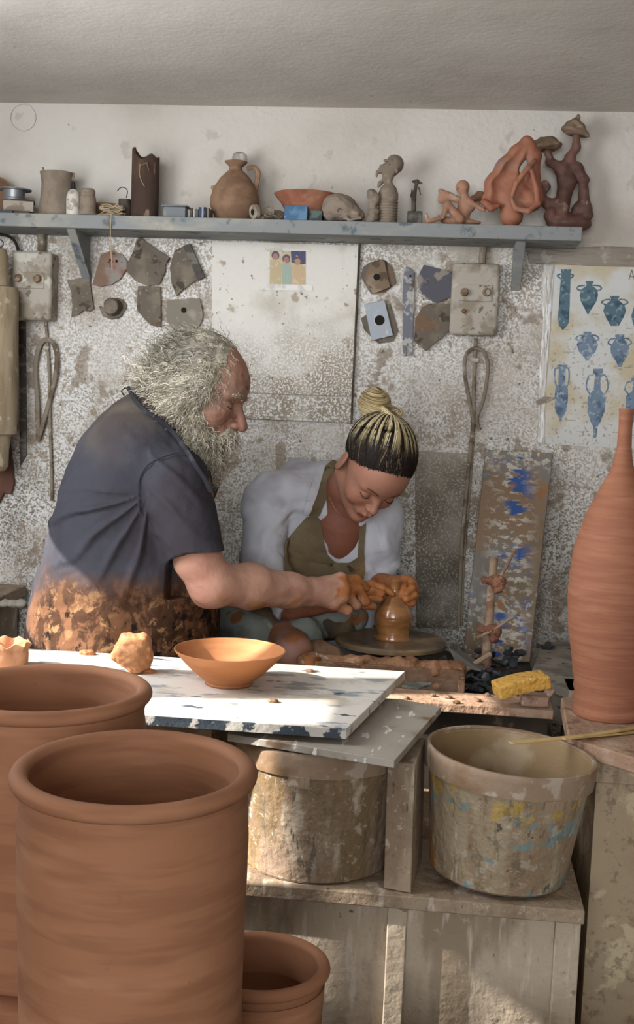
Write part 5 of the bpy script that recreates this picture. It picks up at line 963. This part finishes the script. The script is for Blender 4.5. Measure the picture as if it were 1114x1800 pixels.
M_shirt = mat('dirty_polo_cloth', '#38383f', [
    ('#645b4f', 3.5, .40, .62, {'det': 4, 'mask': ('z', 1.16, 1.30), 'amt': .75}), ('#484850', 5, .45, .65, {'amt': .6}), ('#332c30', 5, .5, .68, {'amt': .55}),
    ('#463022', 2, -2, -1, {'masks': [('z', 1.03, .97, .10, 14), ('x', -.80, -.745, .12, 9)]}),
    ('#75523b', 17, .47, .55, {'det': 8, 'rg': .68, 'dis': .5, 'st': (1.3, 1, .8), 'masks': [('z', 1.01, .93, .10, 14), ('x', -.83, -.77, .12, 9)]}),
    ('#92704f', 24, .56, .62, {'det': 8, 'rg': .7, 'dis': .4, 'masks': [('z', .99, .92, .08, 14), ('x', -.85, -.80, .12, 9)]}),
    ('#231b17', 26, .54, .59, {'det': 8, 'rg': .7, 'masks': [('z', .99, .93, .08, 14), ('x', -.80, -.74, .12, 9)]}),
    ('#9a7048', 14, .66, .70, {'det': 4, 'mask': ('x', -.62, -.52)}), ('#a8a6a4', 260, .77, .80, {'amt': .5})], rough=.9, bump=[(22, .004), (300, .0004), (45, .002)], space='World', spec=.15)
shirt = link('polo_shirt', v, f_, M_shirt, man, angle=60)
def shell(V, F, poly, off, th):    # cloth patch lifted off a garment inside an outline
    pc = pix(V); tri = []; nrm_ = np.zeros_like(V)
    for q in F:
        a_ = np.cross(V[q[1]] - V[q[0]], V[q[2]] - V[q[0]])
        for i in q: nrm_[i] += a_
    nrm_ /= np.linalg.norm(nrm_, axis=1)[:, None] + 1e-12
    view = (V - CAM) / np.linalg.norm(V - CAM, axis=1)[:, None]; ok = inpoly(pc[:, 0], pc[:, 1], poly) & ((nrm_ * view).sum(1) < .12)
    keep = [q for q in F if all(ok[i] for i in q)]; used = sorted({i for q in keep for i in q}); mp = {i: j for j, i in enumerate(used)}; n = len(used)
    Q = [tuple(mp[i] for i in q) for q in keep]; T = V[used] + nrm_[used] * off; B = T - nrm_[used] * th
    ed = {}
    for q in Q:
        for i in range(len(q)): e = (q[i], q[(i + 1) % len(q)]); ed[e] = 1
    be = [e for e in ed if (e[1], e[0]) not in ed]; nb = {}
    for a_, b_ in be: nb.setdefault(a_, []).append(b_); nb.setdefault(b_, []).append(a_)
    for _ in range(14):
        T2 = T.copy()
        for i, l_ in nb.items():
            if len(l_) == 2: T2[i] = .5 * T[i] + .25 * (T[l_[0]] + T[l_[1]])
        dT = T2 - T; T = T2; B = B + dT
    side = [(b_, a_, a_ + n, b_ + n) for (a_, b_) in be]
    return np.vstack([T, B]), Q + [tuple(i + n for i in reversed(q)) for q in Q] + side
def onsurf(V, px, py, ref, rad=12):  # nearest front-surface point to a pixel
    pc = pix(V); m = (np.hypot(pc[:, 0] - px, pc[:, 1] - py) < rad); return D(px, py, pc[m, 2].min() - .001) if m.any() else D(px, py, ref)
pcs = [(228, 678), (240, 700), (262, 722), (286, 738), (308, 758), (328, 785), (345, 812), (362, 838), (374, 862)]
w2 = [onsurf(v, x - 3, y + 3, 2.5) for x, y in pcs]
put(MB().tube(spline(w2, 4), .0050, 8, flat=.45, up=(0, 1, 0)), 'collar', mat('collar_cloth', '#25252b', [('#38383f', 30, .5, .6)], space='World'), shirt)
put(MB().tube(spline([D(236, 690, 2.60), D(222, 682, 2.63), D(214, 688, 2.66), D(222, 700, 2.64)], 4), .0022, 6), 'neck_cord', M_blk, man)
sm = [onsurf(v, x, y, 2.42, 8) for x, y in [(246, 905), (243, 870), (246, 840), (262, 816), (288, 803), (318, 796), (340, 806), (358, 830)]]
put(MB().tube(spline(sm, 5), .0016, 5), 'sleeve_seam', mat('seam_thread', '#2b2a31'), shirt)
# hair and beard
def rnd(n, lo, hi): return RNG.uniform(lo, hi, n)
def hair_paths(roots, d0, d1, length, curl, n=11, fr=None):
    S_ = len(roots); t = np.linspace(0, 1, n)[None, :, None]; d0 = d0 / (np.linalg.norm(d0, axis=1, keepdims=True) + 1e-9); d1 = d1 / (np.linalg.norm(d1, axis=1, keepdims=True) + 1e-9)
    L = length[:, None, None]; base = roots[:, None] + L * (d0[:, None] * (t - t * t / 2) * .75 + d1[:, None] * (t * t * .5 + t * .18))
    a = np.cross(d1, RNG.normal(size=(S_, 3))); a /= np.linalg.norm(a, axis=1, keepdims=True) + 1e-9; b = np.cross(d1, a)
    ph = rnd(S_, 0, 6.28)[:, None, None]; w_ = (L / .0215) * rnd(S_, .7, 1.4)[:, None, None] * 6.28 * .8
    return base + curl * np.minimum(t * 3, 1) * (np.cos(w_ * t + ph) * a[:, None] + np.sin(w_ * t + ph) * b[:, None])
def lw(P): return MO + P @ np.array([mf, ml, mu_])
greys = [srgb(c) for c in ('#e4ddca', '#cfc8b6', '#b0a999', '#8d8778', '#f0ebdd', '#9d9176')]
def greycols(P): c = np.array(greys)[RNG.integers(0, 6, len(P))]; return np.repeat(c[:, None], P.shape[1], 1)
# volumes under the strands
s = SDF(); axm = [mf, ml, mu_]; p = lambda x, y, z: MO + x * mf + y * ml + z * mu_
s.ell(p(-.013, 0, .043), (.0985, .0805, .0885), axm, .01).ell(p(-.055, 0, .000), (.056, .076, .060), axm, .02)
for e in (-1, 1): s.ell(p(.005, e * .066, .020), (.040, .024, .050), axm, .012).ell(p(-.020, e * .066, -.035), (.030, .024, .040), axm, .015)
s.cap(p(-.07, 0, -.01), D(262, 672, 2.60), .040, .020, .02).cap(D(262, 672, 2.60), D(244, 668, 2.60), .02, .012, .01)
s.ell(p(.097, 0, .073), (.066, .060, .085), axm, .012, True)
v, f_ = s.mesh(.0028, lambda X, Y, Z: .0022 * np.abs(snoise(X, Y, Z, 85)) - .001)
Ca = blend(tint(len(v), '#827c70'), '#c2bba9', sst(nz(v, 60), -.3, .9)); hair = link('hair', v, f_, M_hair, man, cols=Ca, label='wavy grey hair swept back over the collar', angle=70)
def vnormals(V, F):
    F = np.array([q[:3] for q in F]); a_ = np.cross(V[F[:, 1]] - V[F[:, 0]], V[F[:, 2]] - V[F[:, 0]]); N_ = np.zeros_like(V)
    for i in range(3): np.add.at(N_, F[:, i], a_)
    return N_ / (np.linalg.norm(N_, axis=1)[:, None] + 1e-12)
def grow(V, F, n, flow, lo_, hi_, curl, nrm_w=.45, rad=.0008, sel=None, tone=False):
    N_ = vnormals(V, F); idx = RNG.integers(0, len(V), n); idx = idx if sel is None else idx[sel(V[idx])]; R0 = V[idx] - .002 * N_[idx]; k_ = len(R0)
    fl = flow(R0, N_[idx]) + RNG.normal(size=(k_, 3)) * .28
    P = hair_paths(R0, N_[idx] * nrm_w + fl * .7, fl + N_[idx] * .12, rnd(k_, lo_, hi_), curl); gc = greycols(P)
    if tone: tw_ = sst((R0 - MO) @ (mu_ - .6 * mf) + .012 * RNG.normal(size=k_), .02, .10)[:, None, None]; gc = gc * (1 - .55 * tw_)
    return strands(P, np.linspace(rad, rad * .45, 11), gc)
bk = -.75 * mf + .55 * DWN
V, F, Cc = grow(v, f_, 4200, lambda R, N_: bk + .35 * DWN * sst((R - MO) @ mu_, .05, -.03)[:, None], .020, .050, .0034, nrm_w=.30, tone=True); link('hair_strands', V, F, M_hair, hair, cols=Cc, kind='stuff', angle=180)
V, F, Cc = grow(v, f_, 5200, lambda R, N_: -.2 * mf + .75 * DWN + 0 * R, .016, .036, .0030, nrm_w=.30, sel=lambda R: ((R - MO) @ mf > .0) & ((R - MO) @ ml < .03)); link('temple_curls', V, F, M_hair, hair, cols=Cc, kind='stuff', angle=180)
n = 420; e = RNG.normal(size=(n, 3)); R0 = A(-.085, 0, -.005) + e * A(.014, .035, .02); d1 = np.tile(A(-.9, 0, .05), (n, 1)) + e * .15
P = hair_paths(R0, d1, d1 + A(-.1, 0, .25), rnd(n, .035, .065), .004); V, F, Cc = strands(lw(P.reshape(-1, 3)).reshape(P.shape), np.linspace(.0009, .0004, 11), greycols(P)); link('nape_curls', V, F, M_hair, hair, cols=Cc, kind='stuff', angle=180)
s = SDF()
s.path([p(.035, -.050, -.045), p(.055, -.034, -.085), p(.062, 0, -.115), p(.055, .034, -.085), p(.035, .050, -.045)], [.014, .022, .028, .022, .014], .015)
s.path([p(.010, -.062, -.015), p(.022, -.056, -.055), p(.040, -.035, -.095)], [.012, .018, .024], .012).path([p(.010, .062, -.015), p(.022, .056, -.055), p(.040, .035, -.095)], [.012, .018, .024], .012)
s.cap(p(.060, 0, -.110), D(376, 812, 2.55), .034, .020, .02).cap(D(376, 812, 2.55), D(377, 828, 2.55), .019, .009, .01)
s.path([p(.090, -.028, -.066), p(.100, -.010, -.052), p(.100, .010, -.052), p(.090, .028, -.066)], [.006, .007, .007, .006], .006)
v, f_ = s.mesh(.0025, lambda X, Y, Z: .003 * snoise(X, Y, Z, 95) + .0015 * snoise(X, Y, Z, 220)); Ca = blend(tint(len(v), '#8f8672'), '#cfc6b0', sst(nz(v, 70), -.3, .9)); beard = link('beard', v, f_, M_hair, man, cols=Ca, label='long curly white-grey beard and moustache', angle=70)
V, F, Cc = grow(v, f_, 3800, lambda R, N_: np.tile(.95 * DWN + .05 * RGT, (len(R), 1)), .018, .045, .0036, sel=lambda R: (R - MO) @ mu_ < -.012); link('beard_strands', V, F, M_hair, beard, cols=Cc, kind='stuff', angle=180)
n = 260; th_ = rnd(n, -1, 1); R0 = np.stack([.108 - .010 * np.abs(th_), .020 * th_, -.045 + rnd(n, -.003, .004)], 1); d1 = np.stack([np.full(n, .1), th_ * .8, np.full(n, -.8)], 1)
P = hair_paths(R0, d1 + A(.6, 0, 0), d1, rnd(n, .012, .026), .0015); V, F, Cc = strands(lw(P.reshape(-1, 3)).reshape(P.shape), np.linspace(.0007, .0003, 11), greycols(P)); link('moustache_strands', V, F, M_hair, beard, cols=Cc, kind='stuff', angle=180)
n = 160; sg = RNG.choice([-1, 1], n); q_ = rnd(n, 0, 1); R0 = np.stack([.092 - .012 * q_, sg * (.014 + .032 * q_), .022 + .004 * np.sin(3 * q_) + rnd(n, -.003, .003)], 1); d1 = np.stack([np.full(n, .6), sg * .6, rnd(n, -.1, .5)], 1)
P = hair_paths(R0, d1, d1, rnd(n, .008, .017), .0012); V, F, Cc = strands(lw(P.reshape(-1, 3)).reshape(P.shape), np.linspace(.0006, .0003, 11), greycols(P)); link('eyebrows', V, F, M_hair, man, cols=Cc, kind='stuff', angle=180)
def lashes(O, f, l, u, r, nm, par, c, dn=.0):
    mb = MB()
    for e in (-1, 1): mb.tube([O + (.0755 + math.sqrt(max(.0142 ** 2 - (t * .0135) ** 2 - (.0045 + dn) ** 2, 1e-7))) * f + (e * (.031 + t * .0135)) * l + (-.0045 - dn + .003 * t * t) * u for t in np.linspace(-1, 1, 9)], r, 5)
    put(mb, nm, mat('lash_' + nm, c), par)
lashes(MO, mf, ml, mu_, .0011, 'eyelashes', man, '#3a2a24')
# ---- the woman
WO = D(655, 822, 2.76); wf_, wl, wu = frame(cv(.12, .84, -.53), cv(.467, -.518, -.716))
wom = thing('person', 'young woman with a blonde topknot, white shirt and olive apron, bent over the wheel', 'person', (WO[0] - .1, WO[1] + .15, 0))
g_ = .97
s = SDF(); head_sdf(s, WO, wf_, wl, wu, False, g_)
s.cap(WO - .02 * wf_ - .03 * wu, D(606, 862, 2.86), .043, .041, .03).cap(D(606, 862, 2.86), D(598, 892, 2.90), .044, .070, .03)
s.ell(D(592, 930, 2.885), (.062, .045, .085), None, .03)
v, f_ = s.mesh(.002); L_ = (v - WO) @ np.array([wf_, wl, wu]).T / g_
C = tint(len(v), '#a37460'); C = blend(C, '#a8634c', np.exp(-(((np.abs(L_) * A(1, 1, 0) + L_ * A(0, 0, 1) - A(.07, .040, -.03)) / .022) ** 2).sum(1)) * .5); C = blend(C, '#8f4640', (np.abs(L_[:, 1]) < .022) * (L_[:, 0] > .085) * np.exp(-((L_[:, 2] + .0600 + .006 * (L_[:, 1] / .02) ** 2 * 0) / .0062) ** 4))
yb_ = np.abs(L_[:, 1]); C = blend(C, '#33241d', (L_[:, 0] > .05) * sst(yb_, .010, .014) * sst(-yb_, -.048, -.040) * np.exp(-((L_[:, 2] - (.021 + .006 * np.sin((yb_ - .012) / .036 * 3.14 * .8))) / .0032) ** 2) * .9)
C = blend(C, '#8d5340', np.exp(-((yb_ - .031) / .014) ** 2 - ((L_[:, 2] - .004) / .008) ** 2) * (L_[:, 0] > .06) * .35); C = blend(C, '#7d4836', sst(-L_[:, 2], .085, .14) * .8)  # last blend paints the shade under the chin onto the neck
Tn = unit(A(-.60, 0, .60)); Sp = (L_ - A(-.010, 0, .042)) / A(.097, .077, .087); Sn = Sp / (np.linalg.norm(Sp, axis=1)[:, None] + 1e-9); ang = np.degrees(np.arccos(np.clip(Sn @ Tn, -1, 1)))
B1 = A(0, 1, 0); B2 = np.cross(Tn, B1); B2 = B2 if B2[0] > 0 else -B2; phi = np.arctan2(Sn @ B1, Sn @ B2)
lim = lambda ph: 96 + 11 * np.cos(ph) - 4 * np.cos(2 * ph)
C = blend(C, '#1e1613', sst(-(ang - lim(phi)), -5, 3) * (np.linalg.norm(Sp, axis=1) > .8) * (np.abs(L_[:, 1]) < .0785))
parts = [(v, f_, C)]
clay = '#a5683a'
def slipcol(v, c0, edge):
    pp_ = pix(v); C = tint(len(v), c0); C = blend(C, clay, sst(pp_[:, 0] + 8 * nz(v, 60), edge, edge + 14)); return blend(C, '#7a4a28', sst(nz(v, 90), .2, .9) * .5)
s = SDF(); w1 = D(585, 1058, 2.72); s.cap(D(458, 1010, 2.80), D(515, 1066, 2.765), .036, .032, .02).cap(D(515, 1066, 2.765), w1, .032, .023, .02)
kn_ = [D(628, 1030, 2.735), D(632, 1042, 2.725), D(632, 1053, 2.72), D(624, 1062, 2.718)]
hand(s, w1, kn_, [[kn_[0], D(652, 1026, 2.742), D(672, 1034, 2.745), D(690, 1044, 2.748)], [kn_[1], D(654, 1037, 2.728), D(671, 1043, 2.735)], [kn_[2], D(652, 1050, 2.722), D(667, 1053, 2.728)], [kn_[3], D(640, 1065, 2.715), D(656, 1066, 2.72)]], .021, .0115, .0088)
s.path([D(612, 1050, 2.75), D(645, 1048, 2.77), D(676, 1052, 2.775)], [.014, .010, .009], .005)
v, f_ = s.mesh(.002, lambda X, Y, Z: .0006 * snoise(X, Y, Z, 110)); parts.append((v, f_, slipcol(v, '#8f5a44', 590)))
s = SDF(); w2_ = D(697, 1030, 2.83); s.cap(D(655, 1028, 2.93), w2_, .034, .024, .02)
kn_ = [D(712, 1019, 2.80), D(722, 1026, 2.80), D(727, 1040, 2.80), D(724, 1054, 2.805)]
hand(s, w2_, kn_, [[kn_[0], D(708, 1032, 2.770), D(703, 1047, 2.760)], [kn_[1], D(724, 1034, 2.768), D(714, 1044, 2.757)], [kn_[2], D(728, 1046, 2.768), D(714, 1054, 2.757)], [kn_[3], D(724, 1060, 2.770), D(711, 1063, 2.762)]], .021, .0115, .0090)
s.path([D(702, 1036, 2.81), D(698, 1044, 2.79), D(695, 1040, 2.775)], [.013, .010, .009], .004)
v, f_ = s.mesh(.002, lambda X, Y, Z: .0006 * snoise(X, Y, Z, 110)); parts.append((v, f_, slipcol(v, clay, 600)))
kc = D(516, 1146, 2.64); s = SDF(); s.cap(D(500, 1120, 2.82), kc, .055, .040, .02).cap(kc, kc + A(0, .06, -.42), .038, .030, .02).cap(kc + A(0, .06, -.45), kc + A(0, -.08, -.52), .03, .02)
v, f_ = s.mesh(.004); parts.append((v, f_, blend(tint(len(v), '#a0776a'), '#9a6440', sst(nz(v, 30), .1, .6))))
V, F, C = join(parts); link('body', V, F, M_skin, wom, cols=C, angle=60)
lashes(WO, wf_, wl, wu, .0011, 'eyelashes', wom, '#1f1512', .001)
# shirt
s = SDF()
s.cap(D(492, 868, 2.87), D(664, 905, 2.93), .058, .056, .03).cap(D(530, 852, 2.94), D(612, 868, 2.96), .062, .062, .03)
s.cap(D(538, 858, 2.90), D(572, 838, 2.90), .048, .040, .02).cap(D(612, 885, 2.93), D(630, 890, 2.93), .045, .045, .02)
s.cap(D(520, 945, 2.92), D(634, 955, 2.94), .078, .074, .04).cap(D(505, 1030, 2.95), D(605, 1035, 2.95), .088, .084, .05).cap(D(490, 1110, 2.95), D(580, 1110, 2.95), .10, .10, .05)
s.cap(D(470, 880, 2.86), D(460, 990, 2.81), .054, .050, .02).cap(D(460, 990, 2.81), D(508, 1060, 2.77), .047, .040, .02)
s.cap(D(671, 915, 2.94), D(665, 1000, 2.95), .052, .042, .02).cap(D(665, 1000, 2.95), D(656, 1030, 2.93), .042, .036, .015)
tip = D(516, 1071, 2.765); s.cut(D(511, 1066, 2.765), unit(D(515, 1066, 2.765) - D(460, 1000, 2.81)), tip - A(.05, .05, .035), tip + A(.06, .05, .05))
# open V neck
s.path([D(606, 850, 2.80), D(600, 900, 2.80), D(592, 940, 2.82), D(585, 968, 2.835)], [.030, .033, .021, .006], .006, True)
s.cap(D(600, 895, 2.80), D(600, 895, 2.90), .030, .026, .006, True).cap(D(590, 935, 2.82), D(590, 935, 2.88), .020, .016, .006, True).cap(D(606, 845, 2.80), D(606, 845, 2.92), .028, .028, .006, True)
def wdisp(X, Y, Z):
    qx, qy, qz = X - CAM[0], Y - CAM[1], Z - CAM[2]; d = qx * FWD[0] + qy * FWD[1] + qz * FWD[2]
    px = (qx * RGT[0] + qy * RGT[1] + qz * RGT[2]) / d * FPX + 557; py = (qx * DWN[0] + qy * DWN[1] + qz * DWN[2]) / d * FPX + 900
    n = snoise(X, Y, Z, 16); a = np.sin((px * .8 + py * .35) * .10 + 1.5 * n) * np.clip((540 - px) / 40, 0, 1) + np.sin((px * .9 - py * .45) * .11 + 1.5 * n) * np.clip((px - 630) / 30, 0, 1)
    return -.0065 * np.maximum(a, 0) ** 1.5 - .0035 * np.abs(snoise(X, Y, Z, 30)) - .001 * snoise(X, Y, Z, 70)
v, f_ = s.mesh(.003, wdisp)
M_white = mat('white_shirt_cloth', '#c9ccd6', [('#b3b3ba', 7, .48, .65, {'amt': .7}), ('#a37b58', 30, .72, .745, {'det': 4, 'amt': .8}), ('#9b96a0', 5, .52, .62, {'mask': ('x', -.28, -.36), 'amt': .6})], rough=.9, bump=[(180, .0006, (3, 1, .4)), (30, .002)], space='World', spec=.15, sss=.05)
link('shirt', v, f_, M_white, wom, angle=60)
ws = (v, f_)
M_apron = mat('olive_apron_cloth', '#7d7059', [('#6b5f4a', 8, .45, .62, {'det': 4}), ('#4d3b2c', 22, .66, .70, {'det': 4}), ('#8b7250', 5, .5, .64, {'mask': ('z', 1.0, .92)})], rough=.9, bump=[(30, .002), (200, .0004)], space='World', spec=.15)
bib = [(539, 906), (518, 930), (500, 951), (496, 985), (497, 1014), (529, 1022), (570, 1030), (607, 1034), (640, 1022), (637, 1000), (633, 975), (612, 989), (591, 988), (577, 976), (570, 955), (567, 928), (562, 906)]
V, F = shell(*ws, bib, .006, .004); link('apron_bib', V, F, M_apron, wom, angle=60)
V, F = shell(*ws, [(572, 818), (590, 806), (592, 818), (584, 848), (573, 880), (563, 908), (539, 908), (550, 880), (563, 846)], .0058, .0035); link('apron_strap', V, F, M_apron, wom, angle=60)
V, F = shell(*ws, [(628, 903), (643, 903), (642, 960), (641, 1016), (627, 1010), (628, 960)], .0058, .0035); link('apron_strap', V, F, M_apron, wom, angle=60)
cl = [(573, 822), (560, 862), (545, 885), (536, 908)]; 
V, F = shell(*ws, [(560, 822), (575, 815), (566, 845), (555, 872), (545, 900), (530, 906), (538, 870), (548, 845)], .010, .004); link('shirt_collar', V, F, M_white, wom, angle=60)
V, F = shell(*ws, [(629, 900), (660, 898), (668, 905), (652, 912), (638, 922), (626, 930)], .010, .004); link('shirt_collar', V, F, M_white, wom, angle=60)
put(MB().tube(spline([D(578, 872, 2.82), D(590, 896, 2.815), D(606, 908, 2.82), D(624, 911, 2.835)], 6), .0007, 5), 'necklace', mat('thin_gold', '#c9a27a', metal=.8, rough=.3), wom)
s = SDF(); s.ell(D(622, 911, 2.830), (.003, .003, .003)); v, f_ = s.mesh(.0008); link('pearl', v, f_, mat('pearl', '#e6ded2', rough=.2), wom)
s = SDF(); s.ell(D(601, 848, 2.755) , (.0016, .0016, .0016)); v, f_ = s.mesh(.0005); link('ear_stud', v, f_, MATS['pearl'], wom)
# lap: apron skirt, trouser legs
s = SDF(); s.cap(D(490, 1085, 2.86), D(585, 1082, 2.87), .058, .052, .03).cap(D(455, 1100, 2.84), D(490, 1110, 2.80), .06, .05, .03).cap(D(560, 1095, 2.82), D(600, 1100, 2.84), .04, .03, .02)
v, f_ = s.mesh(.004, lambda X, Y, Z: .004 * snoise(X, Y, Z, 26)); link('apron_skirt', v, f_, mat('dark_apron_skirt', '#4d463c', [('#6f5a42', 9, .5, .62, {'det': 4})], bump=[(40, .002)], space='World'), wom, angle=60)
M_pants = mat('teal_grey_trousers', '#838a85', [('#676e6b', 10, .48, .62, {'det': 4}), ('#8b5d3c', 12, .60, .64, {'det': 5}), ('#a9a595', 20, .62, .68, {})], rough=.9, bump=[(40, .002)], space='World')
s = SDF(); s.cap(D(405, 1110, 2.85), D(455, 1120, 2.78), .058, .050, .03).cap(D(400, 1100, 2.90), D(440, 1090, 2.92), .05, .05, .03).cap(D(520, 1118, 2.82), D(535, 1118, 2.73), .046, .044, .02).cap(D(545, 1105, 2.80), D(590, 1085, 2.84), .040, .036, .02).cap(D(590, 1085, 2.84), D(625, 1085, 2.86), .034, .03, .02)
s.cap(D(512, 1165, 2.60), D(516, 1146, 2.70), .045, .044, .01, True)
v, f_ = s.mesh(.0035, lambda X, Y, Z: .005 * snoise(X, Y, Z, 30) + .0015 * snoise(X, Y, Z, 90)); link('trousers', v, f_, M_pants, wom, angle=60)
s = SDF(); c_ = D(545, 1140, 2.68); s.cap(D(538, 1142, 2.66), D(570, 1150, 2.66), .018, .026, .02).cap(D(570, 1150, 2.66), D(590, 1165, 2.66), .026, .03, .02)
v, f_ = s.mesh(.003, lambda X, Y, Z: .005 * snoise(X, Y, Z, 60)); link('mud_splash', v, f_, M_mud, label='wet brown mud heaped on the left side of the wheel tray', cat='mud')
put(MB().bx(-.62, -.30, 2.86, 3.13, .60, .70).bx(-.60, -.32, 2.90, 3.10, 0, .60), 'seat_box', M_dark, label='low dark wooden seat under the woman', cat='seat', bevel=.003)
# hair: strands swept up into the topknot
def sph(theta, ph, k): n_ = np.cos(theta)[..., None] * Tn + np.sin(theta)[..., None] * (np.cos(ph)[..., None] * B2 + np.sin(ph)[..., None] * B1); return (n_ * A(.097, .077, .087) * k[..., None] + A(-.010, 0, .042)) * g_
n = 3600; ph = rnd(n, -math.pi, math.pi); th0 = np.radians(lim(ph) * np.where(RNG.random(n) < .45, 1, rnd(n, .45, 1)) + RNG.normal(size=n) * 2.2); t = np.linspace(0, 1, 13)[None]
TH = th0[:, None] * (1 - t) + math.radians(6) * t; PHI = ph[:, None] + .12 * np.sin(3 * t + ph[:, None] * 5) * (1 - t); k = 1.045 + .035 * np.sin(np.pi * np.clip(t * 1.05, 0, 1)) + .015 * RNG.random(n)[:, None] + .03 * t ** 3
P = sph(TH, PHI, k); dark = A(*srgb('#1d1512')); blond = [A(*srgb(c)) for c in ('#cdbf96', '#b8a679', '#ddd2b0', '#8f7c58')]
isb = (np.sin(ph * 23) + .6 * np.sin(ph * 41 + 1) + RNG.normal(size=n) * .45) > -.15; bc = np.array(blond)[RNG.integers(0, 4, n)]
tb_ = .5 - .25 * (TH / th0[:, None]) ; w_ = sst(1 - TH / math.radians(92), .10, .40)[..., None] * isb[:, None, None] * (np.cos(ph) > -.35)[:, None, None]
Cs = dark * (1 - w_) + bc[:, None] * w_
V, F, Cc = strands((WO + P.reshape(-1, 3) @ np.array([wf_, wl, wu])).reshape(P.shape), np.linspace(.0013, .0009, 13), Cs); link('hair', V, F, M_hair, wom, cols=Cc, kind='stuff', angle=180, label='dark-rooted hair with blonde streaks pulled up to the crown')
n = 420; ph = rnd(n, -1.9, 1.9); t = np.linspace(0, 1, 13)[None]; th0 = np.radians(lim(ph) + rnd(n, -2, 6)); dr = RNG.normal(size=n) * .45
TH = th0[:, None] * (1 - t) + math.radians(45) * t; PHI = ph[:, None] + dr[:, None] * (t - .3); k = 1.05 + .05 * RNG.random(n)[:, None] * np.sin(np.pi * t)
P = sph(TH, PHI, k); Cs = np.repeat(np.array([dark, A(*srgb('#3d3127')), A(*srgb('#8f7c5c'))])[RNG.choice(3, n, p=(.5, .35, .15))][:, None], 13, 1)
V, F, Cc = strands((WO + P.reshape(-1, 3) @ np.array([wf_, wl, wu])).reshape(P.shape), np.linspace(.0005, .0006, 13), Cs); link('stray_hairs', V, F, M_hair, wom, cols=Cc, kind='stuff', angle=180)
bc_ = D(658, 709, 2.765); s = SDF(); s.ell(bc_, (.0355, .033, .033)); v, f_ = s.mesh(.0025); tk = link('topknot', v, f_, mat('blond_base', '#a8946a', [('#c9b88e', 30, .45, .6)], rough=.5), wom, label='blonde twisted topknot')
n = 520; r1 = rnd(n, 0, 1); yy_ = (r1 * 2 - 1) * .98; rad = np.sqrt(1 - yy_ ** 2); a0 = rnd(n, 0, 6.28)[:, None] + np.linspace(0, 2.0, 14)[None]
tw = unit(cv(.35, -.8, -.4)); e1 = unit(np.cross(tw, FWD)); e2 = np.cross(tw, e1); kk = (.0365 + .0012 * RNG.random(n))[:, None, None]
hgt = yy_[:, None] + .35 * np.linspace(-.5, .5, 14)[None]; hgt = np.clip(hgt, -.97, .97); rr_ = np.sqrt(1 - hgt ** 2)
P = bc_ + kk * (hgt[..., None] * tw + rr_[..., None] * (np.cos(a0)[..., None] * e1 + np.sin(a0)[..., None] * e2)); Cs = np.repeat(np.array(blond + [A(*srgb('#a5895c'))])[RNG.integers(0, 5, n)][:, None], 14, 1)
V, F, Cc = strands(P, np.full(14, .0011), Cs); link('topknot_strands', V, F, M_hair, tk, cols=Cc, kind='stuff', angle=180)
# wrap at the base of the knot
Tc = WO + g_ * (A(-.010, 0, .042) + Tn * A(.097, .077, .087) * 1.08) @ np.array([wf_, wl, wu]); P = []
for i in range(130):
    a_ = np.linspace(0, 4.2, 14) + i; rr_ = .022 + .004 * RNG.random(); hh = rnd(1, -.006, .010)[0]; P.append([Tc + hh * tw + rr_ * (math.cos(q) * e1 + math.sin(q) * e2 * .9) + .004 * math.sin(q * 2) * tw for q in a_])
P = np.array(P); Cs = np.repeat(np.array(blond + [A(*srgb('#7d6a48'))])[RNG.integers(0, 5, 130)][:, None], 14, 1); V, F, Cc = strands(P, np.full(14, .0013), Cs); link('hair_wrap', V, F, M_hair, tk, cols=Cc, kind='stuff', angle=180)
